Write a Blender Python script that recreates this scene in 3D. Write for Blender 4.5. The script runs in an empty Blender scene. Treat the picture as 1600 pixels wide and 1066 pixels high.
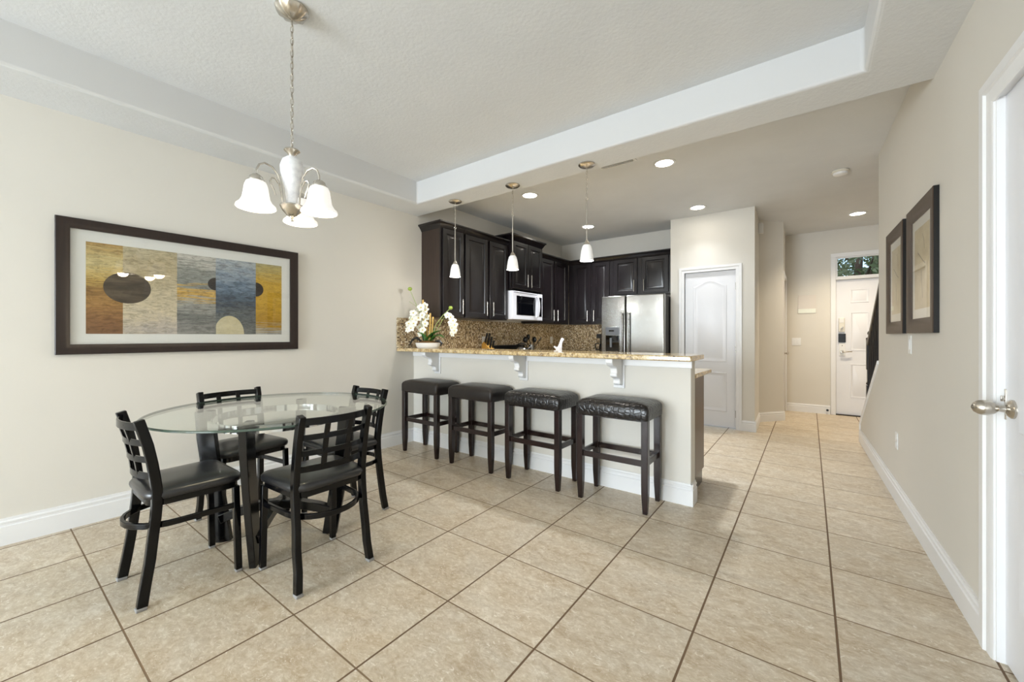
import bpy, bmesh, math, random
from mathutils import Vector, Matrix
random.seed(7)
S = bpy.context.scene
COL = S.collection
PI = math.pi
sin, cos = math.sin, math.cos

# ------------------------------------------------------------------ camera, world, light, exposure
cam_d = bpy.data.cameras.new('camera'); cam = bpy.data.objects.new('camera', cam_d); COL.objects.link(cam)
cam_d.sensor_width = 36.0
cam_d.lens = 627.0 / 1600.0 * 36.0
cam_d.shift_y = -8.0 / 1600.0
cam_d.clip_start = 0.05; cam_d.clip_end = 200
cam.location = (0, 0, 1.18)
cam.rotation_euler = (PI / 2, 0, math.atan(465 / 627.0))
S.camera = cam
S.view_settings.view_transform = 'Standard'
S.view_settings.look = 'None'
S.view_settings.gamma = 1.0
S.view_settings.use_curve_mapping = False
S.view_settings.exposure = 0.2

w = bpy.data.worlds.new('sky'); S.world = w; w.use_nodes = True
wn = w.node_tree.nodes; wl = w.node_tree.links
bg = wn['Background']; sky = wn.new('ShaderNodeTexSky'); sky.sky_type = 'NISHITA'; sky.sun_disc = False
sky.sun_elevation = math.radians(50); sky.sun_rotation = math.radians(200)
wl.new(sky.outputs['Color'], bg.inputs['Color']); bg.inputs['Strength'].default_value = 0.25

def area(name, loc, rot, sx, sy, power, col=(1, 1, 1)):
    l = bpy.data.lights.new(name, 'AREA'); l.shape = 'RECTANGLE'; l.size = sx; l.size_y = sy; l.energy = power; l.color = col
    o = bpy.data.objects.new(name, l); o.location = loc; o.rotation_euler = rot; COL.objects.link(o); return o
# area lamp added outside the unseen rear sliding doors, standing in for daylight
area('added_daylight', (-2.1, -5.16, 1.14), (PI / 2, 0, 0), 2.6, 2.1, 370, (0.83, 0.91, 1.0))
def point(name, loc, power, col, r=0.03):
    l = bpy.data.lights.new(name, 'POINT'); l.energy = power; l.color = col; l.shadow_soft_size = r
    o = bpy.data.objects.new(name, l); o.location = loc; COL.objects.link(o); return o
def spot(name, loc, power, col, size=118, r=0.06):
    l = bpy.data.lights.new(name, 'SPOT'); l.energy = power; l.color = col; l.shadow_soft_size = r; l.spot_size = math.radians(size); l.spot_blend = 1.0
    o = bpy.data.objects.new(name, l); o.location = loc; COL.objects.link(o); return o
WARM = (1.0, 0.95, 0.88)

# ------------------------------------------------------------------ small helpers
def lin(c):
    return tuple(((x / 255 / 12.92) if x <= 10 else ((x / 255 + 0.055) / 1.055) ** 2.4) for x in c) + (1.0,)

class NT:
    def __init__(s, name):
        s.m = bpy.data.materials.new(name); s.m.use_nodes = True
        s.t = s.m.node_tree; s.b = s.t.nodes['Principled BSDF']; s.out = s.t.nodes['Material Output']
    def n(s, typ, **kw):
        x = s.t.nodes.new('ShaderNode' + typ)
        for k, v in kw.items(): setattr(x, k, v)
        return x
    def l(s, a, b): s.t.links.new(a, b)
    def coord(s, scale=(1, 1, 1), out='Object', rot=(0, 0, 0)):
        tc = s.n('TexCoord'); mp = s.n('Mapping'); mp.inputs['Scale'].default_value = scale; mp.inputs['Rotation'].default_value = rot
        s.l(tc.outputs[out], mp.inputs['Vector']); return mp.outputs['Vector']
    def noise(s, vec, scale, detail=4, rough=0.55, dist=0.0):
        x = s.n('TexNoise'); x.inputs['Scale'].default_value = scale; x.inputs['Detail'].default_value = detail
        x.inputs['Roughness'].default_value = rough; x.inputs['Distortion'].default_value = dist
        if vec is not None: s.l(vec, x.inputs['Vector'])
        return x.outputs['Fac']
    def ramp(s, fac, stops, interp='LINEAR'):
        r = s.n('ValToRGB'); r.color_ramp.interpolation = interp
        e = r.color_ramp.elements
        while len(e) < len(stops): e.new(0.5)
        for i, (p, c) in enumerate(stops): e[i].position = p; e[i].color = c
        s.l(fac, r.inputs['Fac']); return r.outputs['Color']
    def mix(s, fac, a, b, mode='MIX'):
        x = s.n('Mix', data_type='RGBA', blend_type=mode)
        for sock, v in ((x.inputs[0], fac), (x.inputs[6], a), (x.inputs[7], b)):
            if hasattr(v, 'links'): s.l(v, sock)
            else: sock.default_value = v
        return x.outputs[2]
    def math(s, op, a, b=0.0, c=None):
        x = s.n('Math', operation=op)
        for i, v in enumerate((a, b) if c is None else (a, b, c)):
            if hasattr(v, 'links'): s.l(v, x.inputs[i])
            else: x.inputs[i].default_value = v
        return x.outputs[0]
    def bump(s, h, strength=0.3, dist=0.002):
        x = s.n('Bump'); x.inputs['Strength'].default_value = strength; x.inputs['Distance'].default_value = dist
        s.l(h, x.inputs['Height']); s.l(x.outputs['Normal'], s.b.inputs['Normal'])
    def set(s, **kw):
        for k, v in kw.items():
            i = s.b.inputs[k.replace('_', ' ')]
            if hasattr(v, 'links'): s.l(v, i)
            else: i.default_value = v
        return s

def plain(name, rgb, rough=0.5, metal=0.0, var=0.04, vscale=6.0, coat=0.0, bump=None, spec=0.5):
    """a single coloured surface with a faint procedural variation"""
    t = NT(name); v = t.coord()
    c = lin(rgb); f = t.noise(v, vscale, 3)
    d = tuple(max(0, x * (1 - var)) for x in c[:3]) + (1,)
    e = tuple(min(1, x * (1 + var)) for x in c[:3]) + (1,)
    t.set(Base_Color=t.ramp(f, [(0.3, d), (0.7, e)]), Roughness=rough, Metallic=metal, Coat_Weight=coat, Specular_IOR_Level=spec)
    if bump: t.bump(t.noise(v, bump[0], 5), bump[1], bump[2])
    return t.m

def glassy(name, tint, gloss_tint=(1, 1, 1, 1), ior=1.5, rough=0.0):
    t = NT(name); t.t.nodes.remove(t.b)
    tr = t.n('BsdfTransparent'); tr.inputs['Color'].default_value = tint
    gl = t.n('BsdfGlossy'); gl.inputs['Color'].default_value = gloss_tint; gl.inputs['Roughness'].default_value = rough
    fr = t.n('Fresnel'); fr.inputs['IOR'].default_value = ior
    ge = t.n('NewGeometry'); fac = t.math('MULTIPLY', fr.outputs[0], t.math('SUBTRACT', 1.0, ge.outputs['Backfacing']))
    mx = t.n('MixShader'); t.l(fac, mx.inputs[0]); t.l(tr.outputs[0], mx.inputs[1]); t.l(gl.outputs[0], mx.inputs[2])
    t.l(mx.outputs[0], t.out.inputs['Surface']); return t.m

def lamp_glass(name, rgb, strength, rough=0.35):
    t = NT(name); v = t.coord()
    f = t.noise(v, 30, 3)
    t.set(Base_Color=t.ramp(f, [(0.3, lin(rgb)), (0.7, (1, 1, 1, 1))]), Roughness=rough, Emission_Color=lin(rgb), Emission_Strength=strength)
    return t.m

class MB:
    def __init__(s): s.v = []; s.f = []; s.mi = []; s.cur = 0
    def add(s, vs, fs):
        o = len(s.v); s.v += [tuple(p) for p in vs]
        for f in fs: s.f.append([o + i for i in f]); s.mi.append(s.cur)
        return s
    def box(s, x0, x1, y0, y1, z0, z1):
        return s.add([(x0, y0, z0), (x1, y0, z0), (x1, y1, z0), (x0, y1, z0), (x0, y0, z1), (x1, y0, z1), (x1, y1, z1), (x0, y1, z1)],
                     [(0, 3, 2, 1), (4, 5, 6, 7), (0, 1, 5, 4), (1, 2, 6, 5), (2, 3, 7, 6), (3, 0, 4, 7)])
    def prism(s, poly, a0, a1, axis='z'):
        n = len(poly)
        def P(p, a): return (p[0], p[1], a) if axis == 'z' else ((a, p[0], p[1]) if axis == 'x' else (p[0], a, p[1]))
        vs = [P(p, a0) for p in poly] + [P(p, a1) for p in poly]
        fs = [tuple(range(n - 1, -1, -1)), tuple(range(n, 2 * n))] + [(i, (i + 1) % n, n + (i + 1) % n, n + i) for i in range(n)]
        return s.add(vs, fs)
    def loft(s, loops, cap0=True, cap1=True, closed=False):
        n = len(loops[0]); vs = [p for L in loops for p in L]; fs = []
        m = len(loops)
        for k in range(m if closed else m - 1):
            a, b = k * n, ((k + 1) % m) * n
            for i in range(n): fs.append((a + i, a + (i + 1) % n, b + (i + 1) % n, b + i))
        if not closed:
            if cap0: fs.append(tuple(range(n - 1, -1, -1)))
            if cap1: fs.append(tuple(range((m - 1) * n, m * n)))
        return s.add(vs, fs)
    def lathe(s, prof, c=(0, 0, 0), n=24, axis='z', cap0=True, cap1=True):
        loops = []
        for r, h in prof:
            L = []
            for i in range(n):
                a = 2 * PI * i / n; x, y = r * cos(a), r * sin(a)
                p = (x, y, h) if axis == 'z' else ((h, x, y) if axis == 'x' else (x, h, y))
                L.append((c[0] + p[0], c[1] + p[1], c[2] + p[2]))
            loops.append(L)
        return s.loft(loops, cap0, cap1)
    def tube(s, pts, r, n=8, closed=False):
        pts = [Vector(p) for p in pts]; m = len(pts); loops = []; up = None
        for i, p in enumerate(pts):
            if closed: t = (pts[(i + 1) % m] - pts[i - 1]).normalized()
            else: t = (pts[min(i + 1, m - 1)] - pts[max(i - 1, 0)]).normalized()
            if up is None:
                up = Vector((0, 0, 1)) if abs(t.z) < 0.9 else Vector((1, 0, 0))
            a = t.cross(up).normalized(); up = a.cross(t).normalized()
            rr = r[i] if isinstance(r, (list, tuple)) else r
            loops.append([p + a * rr * cos(2 * PI * k / n) + up * rr * sin(2 * PI * k / n) for k in range(n)])
        return s.loft(loops, closed=closed)
    def sweep(s, pts, side, ws, wo, closed=False):
        """rectangular bar: width ws along `side`, thickness wo across"""
        pts = [Vector(p) for p in pts]; m = len(pts); sd = Vector(side).normalized(); loops = []
        for i, p in enumerate(pts):
            if closed: t = (pts[(i + 1) % m] - pts[i - 1]).normalized()
            else: t = (pts[min(i + 1, m - 1)] - pts[max(i - 1, 0)]).normalized()
            o = t.cross(sd).normalized()
            a = (ws[i] if isinstance(ws, (list, tuple)) else ws) / 2; b = (wo[i] if isinstance(wo, (list, tuple)) else wo) / 2
            loops.append([p + sd * a + o * b, p - sd * a + o * b, p - sd * a - o * b, p + sd * a - o * b])
        return s.loft(loops, closed=closed)
    def ball(s, c, rx, ry=None, rz=None, n=12, m=8):
        ry = ry or rx; rz = rz or rx
        loops = []
        for j in range(1, m):
            a = PI * j / m
            loops.append([(c[0] + rx * sin(a) * cos(2 * PI * i / n), c[1] + ry * sin(a) * sin(2 * PI * i / n), c[2] - rz * cos(a)) for i in range(n)])
        return s.loft(loops)
    def xf(s, M):
        s.v = [tuple(M @ Vector(p)) for p in s.v]; return s
    def build(s, name, mats, parent=None, bevel=0.0, seg=2, sub=0, smooth=35, loc=None, rz=0.0, rot=None, **props):
        me = bpy.data.meshes.new(name)
        me.from_pydata(s.v, [], s.f)
        if not isinstance(mats, (list, tuple)): mats = [mats]
        for m in mats: me.materials.append(m)
        for p, i in zip(me.polygons, s.mi): p.material_index = i
        b = bmesh.new(); b.from_mesh(me); bmesh.ops.recalc_face_normals(b, faces=b.faces); b.to_mesh(me); b.free()
        if smooth:
            me.polygons.foreach_set('use_smooth', [True] * len(me.polygons)); me.set_sharp_from_angle(angle=math.radians(smooth))
        o = bpy.data.objects.new(name, me); COL.objects.link(o)
        if parent is not None: o.parent = parent
        if loc is not None: o.location = loc
        o.rotation_euler = rot if rot else (0, 0, rz)
        if bevel:
            md = o.modifiers.new('bevel', 'BEVEL'); md.width = bevel; md.segments = seg; md.limit_method = 'ANGLE'; md.angle_limit = math.radians(40)
        if sub:
            md = o.modifiers.new('sub', 'SUBSURF'); md.levels = sub; md.render_levels = sub
        for k, v in props.items(): o[k] = v
        return o

def thing(name, label, cat, loc=(0, 0, 0), rz=0.0, group=None):
    o = bpy.data.objects.new(name, None); o.empty_display_size = 0.1; COL.objects.link(o)
    o.location = loc; o.rotation_euler = (0, 0, rz); o['label'] = label; o['category'] = cat
    if group: o['group'] = group
    return o
def tag(o, label, cat, group=None):
    o['label'] = label; o['category'] = cat
    if group: o['group'] = group
    return o
def struct(o): o['kind'] = 'structure'; return o
def dup(root, loc, rz, label):
    def cp(o, par):
        c = o.copy(); COL.objects.link(c)
        if par is not None: c.parent = par
        for ch in kids[o]: cp(ch, c)
        return c
    kids = {}
    def walk(o):
        kids[o] = list(o.children)
        for ch in kids[o]: walk(ch)
    walk(root); r = cp(root, None); r.location = loc; r.rotation_euler = (0, 0, rz); r['label'] = label
    return r

# wall frames: the dining wall and the hall wall run a little off the tile grid
TL = -0.0233
def LP(v, u, z=0.0): return (-3.655 + v * cos(TL) - u * sin(TL), v * sin(TL) + u * cos(TL), z)
TR = 0.0228
def RP(v, u, z=0.0): return (0.594 + v * cos(TR) - u * sin(TR), v * sin(TR) + u * cos(TR), z)

# ------------------------------------------------------------------ materials
def wall_paint(name, rgb):
    t = NT(name); v = t.coord()
    f = t.noise(v, 1.3, 4)
    c = lin(rgb)
    t.set(Base_Color=t.ramp(f, [(0.3, tuple(x * 0.97 for x in c[:3]) + (1,)), (0.7, c)]), Roughness=0.62, Specular_IOR_Level=0.3)
    t.bump(t.noise(v, 140, 4), 0.12, 0.002); return t.m
M_WALL = wall_paint('wall_paint', (225, 221, 212))
def ceiling_mat():
    t = NT('ceiling_knockdown'); v = t.coord()
    vo = t.n('TexVoronoi', feature='SMOOTH_F1'); vo.inputs['Scale'].default_value = 42; t.l(v, vo.inputs['Vector'])
    n = t.noise(v, 75, 5, 0.6, 0.4)
    h = t.math('ADD', t.math('MULTIPLY', vo.outputs['Distance'], 0.6), n)
    c = t.ramp(t.noise(v, 2, 3), [(0.3, lin((218, 220, 221))), (0.7, lin((224, 226, 227)))])
    t.set(Base_Color=c, Roughness=0.85, Specular_IOR_Level=0.2)
    t.bump(h, 0.26, 0.006); return t.m
M_CEIL = ceiling_mat()
M_TRIM = plain('white_trim_paint', (238, 238, 238), 0.35, var=0.01)
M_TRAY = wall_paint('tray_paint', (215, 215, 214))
M_DOOR = plain('white_door_paint', (236, 237, 241), 0.38, var=0.01)

def floor_mat():
    t = NT('beige_porcelain_tile'); tc = t.n('TexCoord'); sp = t.n('SeparateXYZ'); t.l(tc.outputs['Object'], sp.inputs[0])
    TX, TY = 0.45969, 0.45033
    u = t.math('DIVIDE', t.math('ADD', sp.outputs['X'], 2.21227), TX)
    v = t.math('DIVIDE', t.math('SUBTRACT', sp.outputs['Y'], 0.81362), TY)
    fu = t.math('FRACT', u); fv = t.math('FRACT', v)
    du = t.math('MULTIPLY', t.math('MINIMUM', fu, t.math('SUBTRACT', 1.0, fu)), TX)
    dv = t.math('MULTIPLY', t.math('MINIMUM', fv, t.math('SUBTRACT', 1.0, fv)), TY)
    gu = t.math('SMOOTH_MIN', 1.0, t.math('MULTIPLY', t.math('SUBTRACT', du, 0.0036), 900), 0.1)
    gv = t.math('SMOOTH_MIN', 1.0, t.math('MULTIPLY', t.math('SUBTRACT', dv, 0.0026), 900), 0.1)
    gu.node.use_clamp = True; gv.node.use_clamp = True
    tile = t.math('MULTIPLY', gu, gv)
    cu = t.math('FLOOR', u); cv = t.math('FLOOR', v)
    cid = t.n('CombineXYZ'); t.l(cu, cid.inputs[0]); t.l(cv, cid.inputs[1])
    wn_ = t.n('TexWhiteNoise', noise_dimensions='3D'); t.l(cid.outputs[0], wn_.inputs['Vector'])
    sc = t.n('VectorMath', operation='SCALE'); sc.inputs[3].default_value = 9.0; t.l(wn_.outputs['Color'], sc.inputs[0])
    ad = t.n('VectorMath', operation='ADD'); t.l(tc.outputs['Object'], ad.inputs[0]); t.l(sc.outputs[0], ad.inputs[1])
    mp = t.n('Mapping'); mp.inputs['Scale'].default_value = (1.0, 1.6, 1.0); t.l(ad.outputs[0], mp.inputs['Vector']); vec = mp.outputs['Vector']
    big = t.noise(vec, 3.2, 6, 0.62, 0.7); mid = t.noise(vec, 7.5, 9, 0.74, 1.2); fine = t.noise(vec, 34, 6, 0.7, 0.8)
    c1 = t.ramp(big, [(0.28, lin((176, 148, 108))), (0.43, lin((202, 182, 150))), (0.58, lin((205, 192, 170))), (0.76, lin((188, 180, 166)))])
    c2 = t.ramp(mid, [(0.36, lin((158, 132, 96))), (0.47, lin((194, 176, 148))), (0.56, lin((208, 195, 172))), (0.66, lin((232, 222, 204)))])
    c = t.mix(0.6, c1, c2)
    c3 = t.ramp(fine, [(0.38, lin((166, 144, 112))), (0.52, lin((204, 190, 166))), (0.62, lin((238, 231, 217)))])
    c = t.mix(0.28, c, c3)
    vein = t.noise(vec, 22, 9, 0.8, 2.2)
    c = t.mix(t.ramp(vein, [(0.56, (0, 0, 0, 1)), (0.62, (.85, .85, .85, 1))]), c, lin((236, 229, 216)))
    hs = t.n('HueSaturation'); t.l(c, hs.inputs['Color'])
    t.l(t.math('ADD', t.math('MULTIPLY', wn_.outputs['Value'], 0.10), 0.97), hs.inputs['Value'])
    hs.inputs['Saturation'].default_value = 0.92
    gc = t.mix(gu, lin((112, 90, 68)), lin((128, 106, 82)))
    col = t.mix(tile, gc, hs.outputs['Color'])
    ro = t.math('SUBTRACT', 0.78, t.math('MULTIPLY', tile, 0.42))
    t.set(Base_Color=col, Roughness=ro, Specular_IOR_Level=0.38)
    t.bump(t.math('ADD', t.math('MULTIPLY', tile, 1.0), t.math('MULTIPLY', mid, 0.12)), 0.5, 0.002)
    return t.m
M_FLOOR = floor_mat()

def granite():
    t = NT('speckled_gold_granite'); v = t.coord((1, 1.0, 1.0))
    a = t.noise(v, 24, 6, 0.68, 1.0); b = t.noise(v, 60, 5, 0.72, 0.6)
    vo = t.n('TexVoronoi'); vo.inputs['Scale'].default_value = 75; t.l(v, vo.inputs['Vector'])
    c = t.ramp(a, [(0.34, lin((58, 44, 26))), (0.43, lin((138, 100, 48))), (0.51, lin((200, 168, 104))), (0.64, lin((224, 208, 172))), (0.74, lin((160, 128, 84)))])
    d = t.ramp(b, [(0.36, lin((60, 46, 32))), (0.48, lin((214, 192, 148))), (0.66, lin((232, 222, 198)))])
    t.set(Base_Color=t.mix(0.38, c, d), Roughness=0.12, Specular_IOR_Level=0.6, Coat_Weight=0.3, Coat_Roughness=0.05); return t.m
M_GRAN = granite()

def mosaic():
    t = NT('brown_glass_mosaic'); tc = t.n('TexCoord'); v = tc.outputs['Object']; sp = t.n('SeparateXYZ'); t.l(v, sp.inputs[0])
    T = 0.0165
    def cell(o):
        q = t.math('DIVIDE', o, T); f = t.math('FRACT', q)
        m = t.math('MULTIPLY', t.math('MINIMUM', f, t.math('SUBTRACT', 1.0, f)), 9.0); m.node.use_clamp = True
        return t.math('FLOOR', q), m
    s = t.math('ADD', sp.outputs['X'], sp.outputs['Y'])
    cx, mx = cell(s); cz, mz = cell(sp.outputs['Z'])
    cid = t.n('CombineXYZ'); t.l(cx, cid.inputs[0]); t.l(cz, cid.inputs[1])
    wn_ = t.n('TexWhiteNoise', noise_dimensions='3D'); t.l(cid.outputs[0], wn_.inputs['Vector'])
    c = t.ramp(wn_.outputs['Value'], [(0.0, lin((92, 70, 48))), (0.14, lin((150, 124, 90))), (0.34, lin((190, 168, 130))), (0.56, lin((214, 196, 162))), (0.74, lin((168, 142, 104))), (0.86, lin((240, 228, 204)))], 'CONSTANT')
    g = t.math('MULTIPLY', mx, mz)
    t.set(Base_Color=t.mix(g, lin((176, 164, 142)), c), Roughness=t.math('SUBTRACT', 0.7, t.math('MULTIPLY', g, 0.5)))
    t.bump(g, 0.25, 0.001); return t.m
M_MOS = mosaic()

def wood(name, a, b, rough, scale=(1, 1, 1), coat=0.0, ax=(30, 30, 2.0)):
    t = NT(name); v = t.coord(ax)
    f = t.noise(v, 1.6, 5, 0.6, 0.5)
    t.set(Base_Color=t.ramp(f, [(0.3, lin(a)), (0.7, lin(b))]), Roughness=rough, Coat_Weight=coat, Coat_Roughness=0.15)
    t.bump(f, 0.06, 0.001); return t.m
M_CAB = wood('espresso_cabinet_wood', (14, 10, 11), (24, 18, 21), 0.28, coat=0.3)
M_CABSIDE = wood('brown_cabinet_side_veneer', (44, 32, 26), (60, 45, 37), 0.38)
M_ENDPANEL = wood('reddish_brown_end_panel', (56, 32, 24), (74, 44, 33), 0.3)
M_STOOL = wood('espresso_stool_wood', (20, 8, 8), (36, 14, 13), 0.25, coat=0.2)
M_FRAME = wood('dark_walnut_frame', (28, 16, 12), (40, 25, 18), 0.35)
M_FRAMEB = wood('brown_frame_face', (58, 42, 30), (78, 60, 45), 0.4)
M_RAIL = wood('black_stair_rail', (16, 14, 16), (28, 24, 26), 0.3)
M_BLACK = plain('black_powder_coat', (7, 7, 9), 0.16, var=0.1, coat=0.0, spec=0.3)
M_TLEG = plain('black_lacquered_table_leg', (8, 8, 9), 0.16, var=0.1, coat=0.0, spec=0.5)
M_VINYL = plain('black_vinyl', (30, 30, 32), 0.3, var=0.08, bump=(60, 0.06, 0.002), spec=0.6, coat=0.12)
M_GLIDE = plain('grey_glide', (150, 148, 145), 0.5)
def croc():
    t = NT('crocodile_embossed_leather'); v = t.coord((1, 1, 1))
    vo = t.n('TexVoronoi', feature='DISTANCE_TO_EDGE'); vo.inputs['Scale'].default_value = 27; vo.inputs['Randomness'].default_value = 0.55; t.l(v, vo.inputs['Vector'])
    h = t.math('MINIMUM', vo.outputs['Distance'], 0.18)
    c = t.ramp(vo.outputs['Distance'], [(0.0, lin((6, 5, 5))), (0.14, lin((27, 23, 23)))])
    t.set(Base_Color=c, Roughness=0.3, Coat_Weight=0.1); t.bump(h, 0.75, 0.010); return t.m
M_CROC = croc()
def smooth_leather():
    t = NT('dark_brown_leather'); v = t.coord()
    c = t.ramp(t.noise(v, 9, 4), [(0.3, lin((25, 20, 19))), (0.7, lin((36, 30, 28)))])
    t.set(Base_Color=c, Roughness=0.34); t.bump(t.noise(v, 160, 4), 0.15, 0.002); return t.m
M_LEATH = smooth_leather()
def brushed(name, rgb, rough, ax=(2, 2, 220)):
    t = NT(name); v = t.coord(ax); f = t.noise(v, 1.0, 4)
    c = lin(rgb)
    t.set(Base_Color=t.ramp(f, [(0.3, tuple(x * 0.9 for x in c[:3]) + (1,)), (0.7, c)]), Metallic=1.0, Roughness=rough)
    t.bump(f, 0.03, 0.001); return t.m
M_STEEL = brushed('brushed_stainless_steel', (168, 167, 164), 0.2)
M_NICKEL = brushed('brushed_nickel', (206, 200, 190), 0.26, (40, 40, 40))
M_CHROME = brushed('polished_chrome', (220, 222, 224), 0.08, (20, 20, 20))
M_DARKMETAL = plain('oiled_bronze', (52, 44, 38), 0.35, 0.8)
M_BPLAST = plain('black_plastic', (14, 14, 15), 0.3)
M_BGLASS = plain('black_oven_glass', (8, 9, 14), 0.06, coat=0.6)
M_WPLAST = plain('white_plastic', (236, 236, 234), 0.35, var=0.01)
M_IVORY = plain('ivory_plastic', (226, 222, 210), 0.4, var=0.01)
M_WENAM = plain('white_enamel', (232, 234, 242), 0.22, var=0.01)
M_DARKGAP = plain('dark_gap', (24, 24, 26), 0.6)
M_GREY = plain('grey_panel', (120, 124, 130), 0.35)
M_FRIDGESIDE = plain('black_fridge_side', (18, 18, 22), 0.45)
M_TABLEGLASS = glassy('clear_table_glass', (0.93, 0.965, 0.95, 1), ior=1.52)
M_GEDGE = plain('green_glass_edge', (66, 82, 72), 0.12, coat=0.3)
M_PANE = glassy('clear_window_glass', (0.97, 0.98, 0.98, 1), ior=1.45)
M_PICGLASS = glassy('picture_glass', (0.98, 0.985, 0.98, 1), ior=1.5)
M_MAT = plain('white_mat_board', (228, 226, 222), 0.8, var=0.01)
M_SHADE = lamp_glass('lit_alabaster_glass', (246, 242, 236), 0.42)
M_URN = lamp_glass('opal_glass_urn', (222, 222, 226), 0.0)
M_PSHADE = lamp_glass('frosted_pendant_glass', (236, 236, 234), 0.18)
M_BULB = lamp_glass('glowing_bulb', (255, 246, 230), 5.0)
M_LENS = lamp_glass('recessed_light_lens', (255, 248, 236), 30.0)

# ------------------------------------------------------------------ room shell
CEIL = 2.77; SOF = 2.54
struct(MB().box(-4.0, 1.9, -5.3, 8.1, -0.12, 0.0).build('floor', M_FLOOR))
struct(MB().box(-4.0, 1.9, -5.3, 8.0, CEIL, CEIL + 0.1).build('ceiling', M_CEIL))
# lowered soffit ring with rounded inner edges around the tray
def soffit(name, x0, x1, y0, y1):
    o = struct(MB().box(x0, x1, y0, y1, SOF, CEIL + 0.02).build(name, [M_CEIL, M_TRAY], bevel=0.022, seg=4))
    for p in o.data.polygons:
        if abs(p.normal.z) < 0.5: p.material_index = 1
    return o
def ring_soffit():
    m = MB()
    ax0, ax1, ay0, ay1 = -3.80, 0.74, -5.1, 3.04
    bx0, bx1, by0, by1 = -3.252, 0.228, -4.5, 2.745
    def L(x0, x1, y0, y1, z): return [(x0, y0, z), (x1, y0, z), (x1, y1, z), (x0, y1, z)]
    m.loft([L(ax0, ax1, ay0, ay1, CEIL + .02), L(ax0, ax1, ay0, ay1, SOF), L(bx0, bx1, by0, by1, SOF), L(bx0, bx1, by0, by1, CEIL + .02)], closed=True)
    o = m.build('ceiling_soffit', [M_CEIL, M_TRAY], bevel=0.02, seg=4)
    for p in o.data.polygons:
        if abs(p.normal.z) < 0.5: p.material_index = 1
    return struct(o)
ring_soffit()

H = CEIL + 0.02
# dining / kitchen wall
struct(MB().box(-0.14, 0, -5.4, 6.40, 0, H).build('wall_left', M_WALL, loc=LP(0, 0), rz=TL))
# hall wall with the near door opening (u 1.40 .. 2.216)
DZ = 2.046
mw = MB().box(0, 0.13, -5.4, 1.40, 0, H).box(0, 0.13, 1.40, 2.216, DZ, H).box(0, 0.13, 2.216, 4.735, 0, H)
struct(mw.build('wall_right', M_WALL, loc=RP(0, 0), rz=TR))
# stair knee wall with its sloping cap
struct(MB().prism([(4.735, 0), (4.735, 0.93), (5.93, 0.195), (5.93, 0)], 0, 0.12, 'x').build('wall_stair_knee', M_WALL, loc=RP(0, 0), rz=TR))
struct(MB().prism([(4.735, 0.93), (4.735, 0.965), (5.955, 0.215), (5.955, 0.0), (5.931, 0.0), (5.931, 0.193)], -0.012, 0.135, 'x').build('trim_stair_cap', M_TRIM, loc=RP(0, 0), rz=TR, bevel=0.004))
# rear wall with sliding doors (behind the camera)
wb = MB().box(-3.95, -3.4, -5.15, -5.0, 0, H).box(-0.8, 0.88, -5.15, -5.0, 0, H).box(-3.4, -0.8, -5.15, -5.0, 2.2, H)
struct(wb.build('wall_rear', M_WALL))
wf = MB()
for x0, x1 in ((-3.4, -3.34), (-2.13, -2.07), (-0.86, -0.8)): wf.box(x0, x1, -5.12, -5.04, 0, 2.2)
wf.box(-3.4, -0.8, -5.12, -5.04, 2.14, 2.2).box(-3.4, -0.8, -5.12, -5.04, 0, 0.06)
win = struct(wf.build('window_1', M_TRIM))
MB().box(-3.34, -0.86, -5.085, -5.079, 0.06, 2.14).build('pane', M_PANE, win)
# kitchen back wall, pantry, hall
struct(MB().box(-3.75, -1.424, 6.21, 6.33, 0, H).build('wall_kitchen_back', M_WALL))
PY = 5.724
pw = MB().box(-1.534, -1.353, PY, PY + 0.11, 0, H).box(-0.745, -0.54, PY, PY + 0.11, 0, H).box(-1.353, -0.745, PY, PY + 0.11, 2.02, H)
pw.box(-1.534, -1.424, PY + 0.11, 6.3, 0, H)
struct(pw.build('wall_pantry', M_WALL))
struct(MB().prism([(-0.54, PY + 0.11), (-0.558, 6.429), (-0.294, 6.76), (-0.294 - 0.002, 6.86), (-0.42, 6.86), (-0.68, 6.48), (-0.66, PY + 0.11)], 0, H).build('wall_hall_corner', M_WALL))
hs = MB().box(-0.42, -0.306, 6.86, 6.90, 0, H).box(-0.42, -0.306, 7.62, 7.82, 0, H).box(-0.42, -0.306, 6.90, 7.62, 2.04, H)
struct(hs.build('wall_hall_side', M_WALL))
FY = 7.70
fw = MB().box(-0.42, 0.30, FY, FY + 0.14, 0, H).box(0.30, 1.245, FY, FY + 0.14, 2.36, H).box(1.245, 1.9, FY, FY + 0.14, 0, H)
struct(fw.build('wall_entry', M_WALL))
struct(MB().box(1.72, 1.84, 3.3, 7.8, 0, H).build('wall_foyer', M_WALL))
struct(MB().box(0.62, 1.84, 3.2, 3.3, 0, H).build('wall_stair_end', M_WALL))
# stairs rising behind the hall wall
st = MB()
for i in range(9):
    y1 = 5.90 - i * 0.27
    st.box(0.62, 1.70, y1 - 0.28, y1, 0, 0.18 * (i + 1))
struct(st.build('stairs', plain('stair_carpet', (176, 160, 138), 0.9, bump=(300, 0.4, 0.004))))

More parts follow.
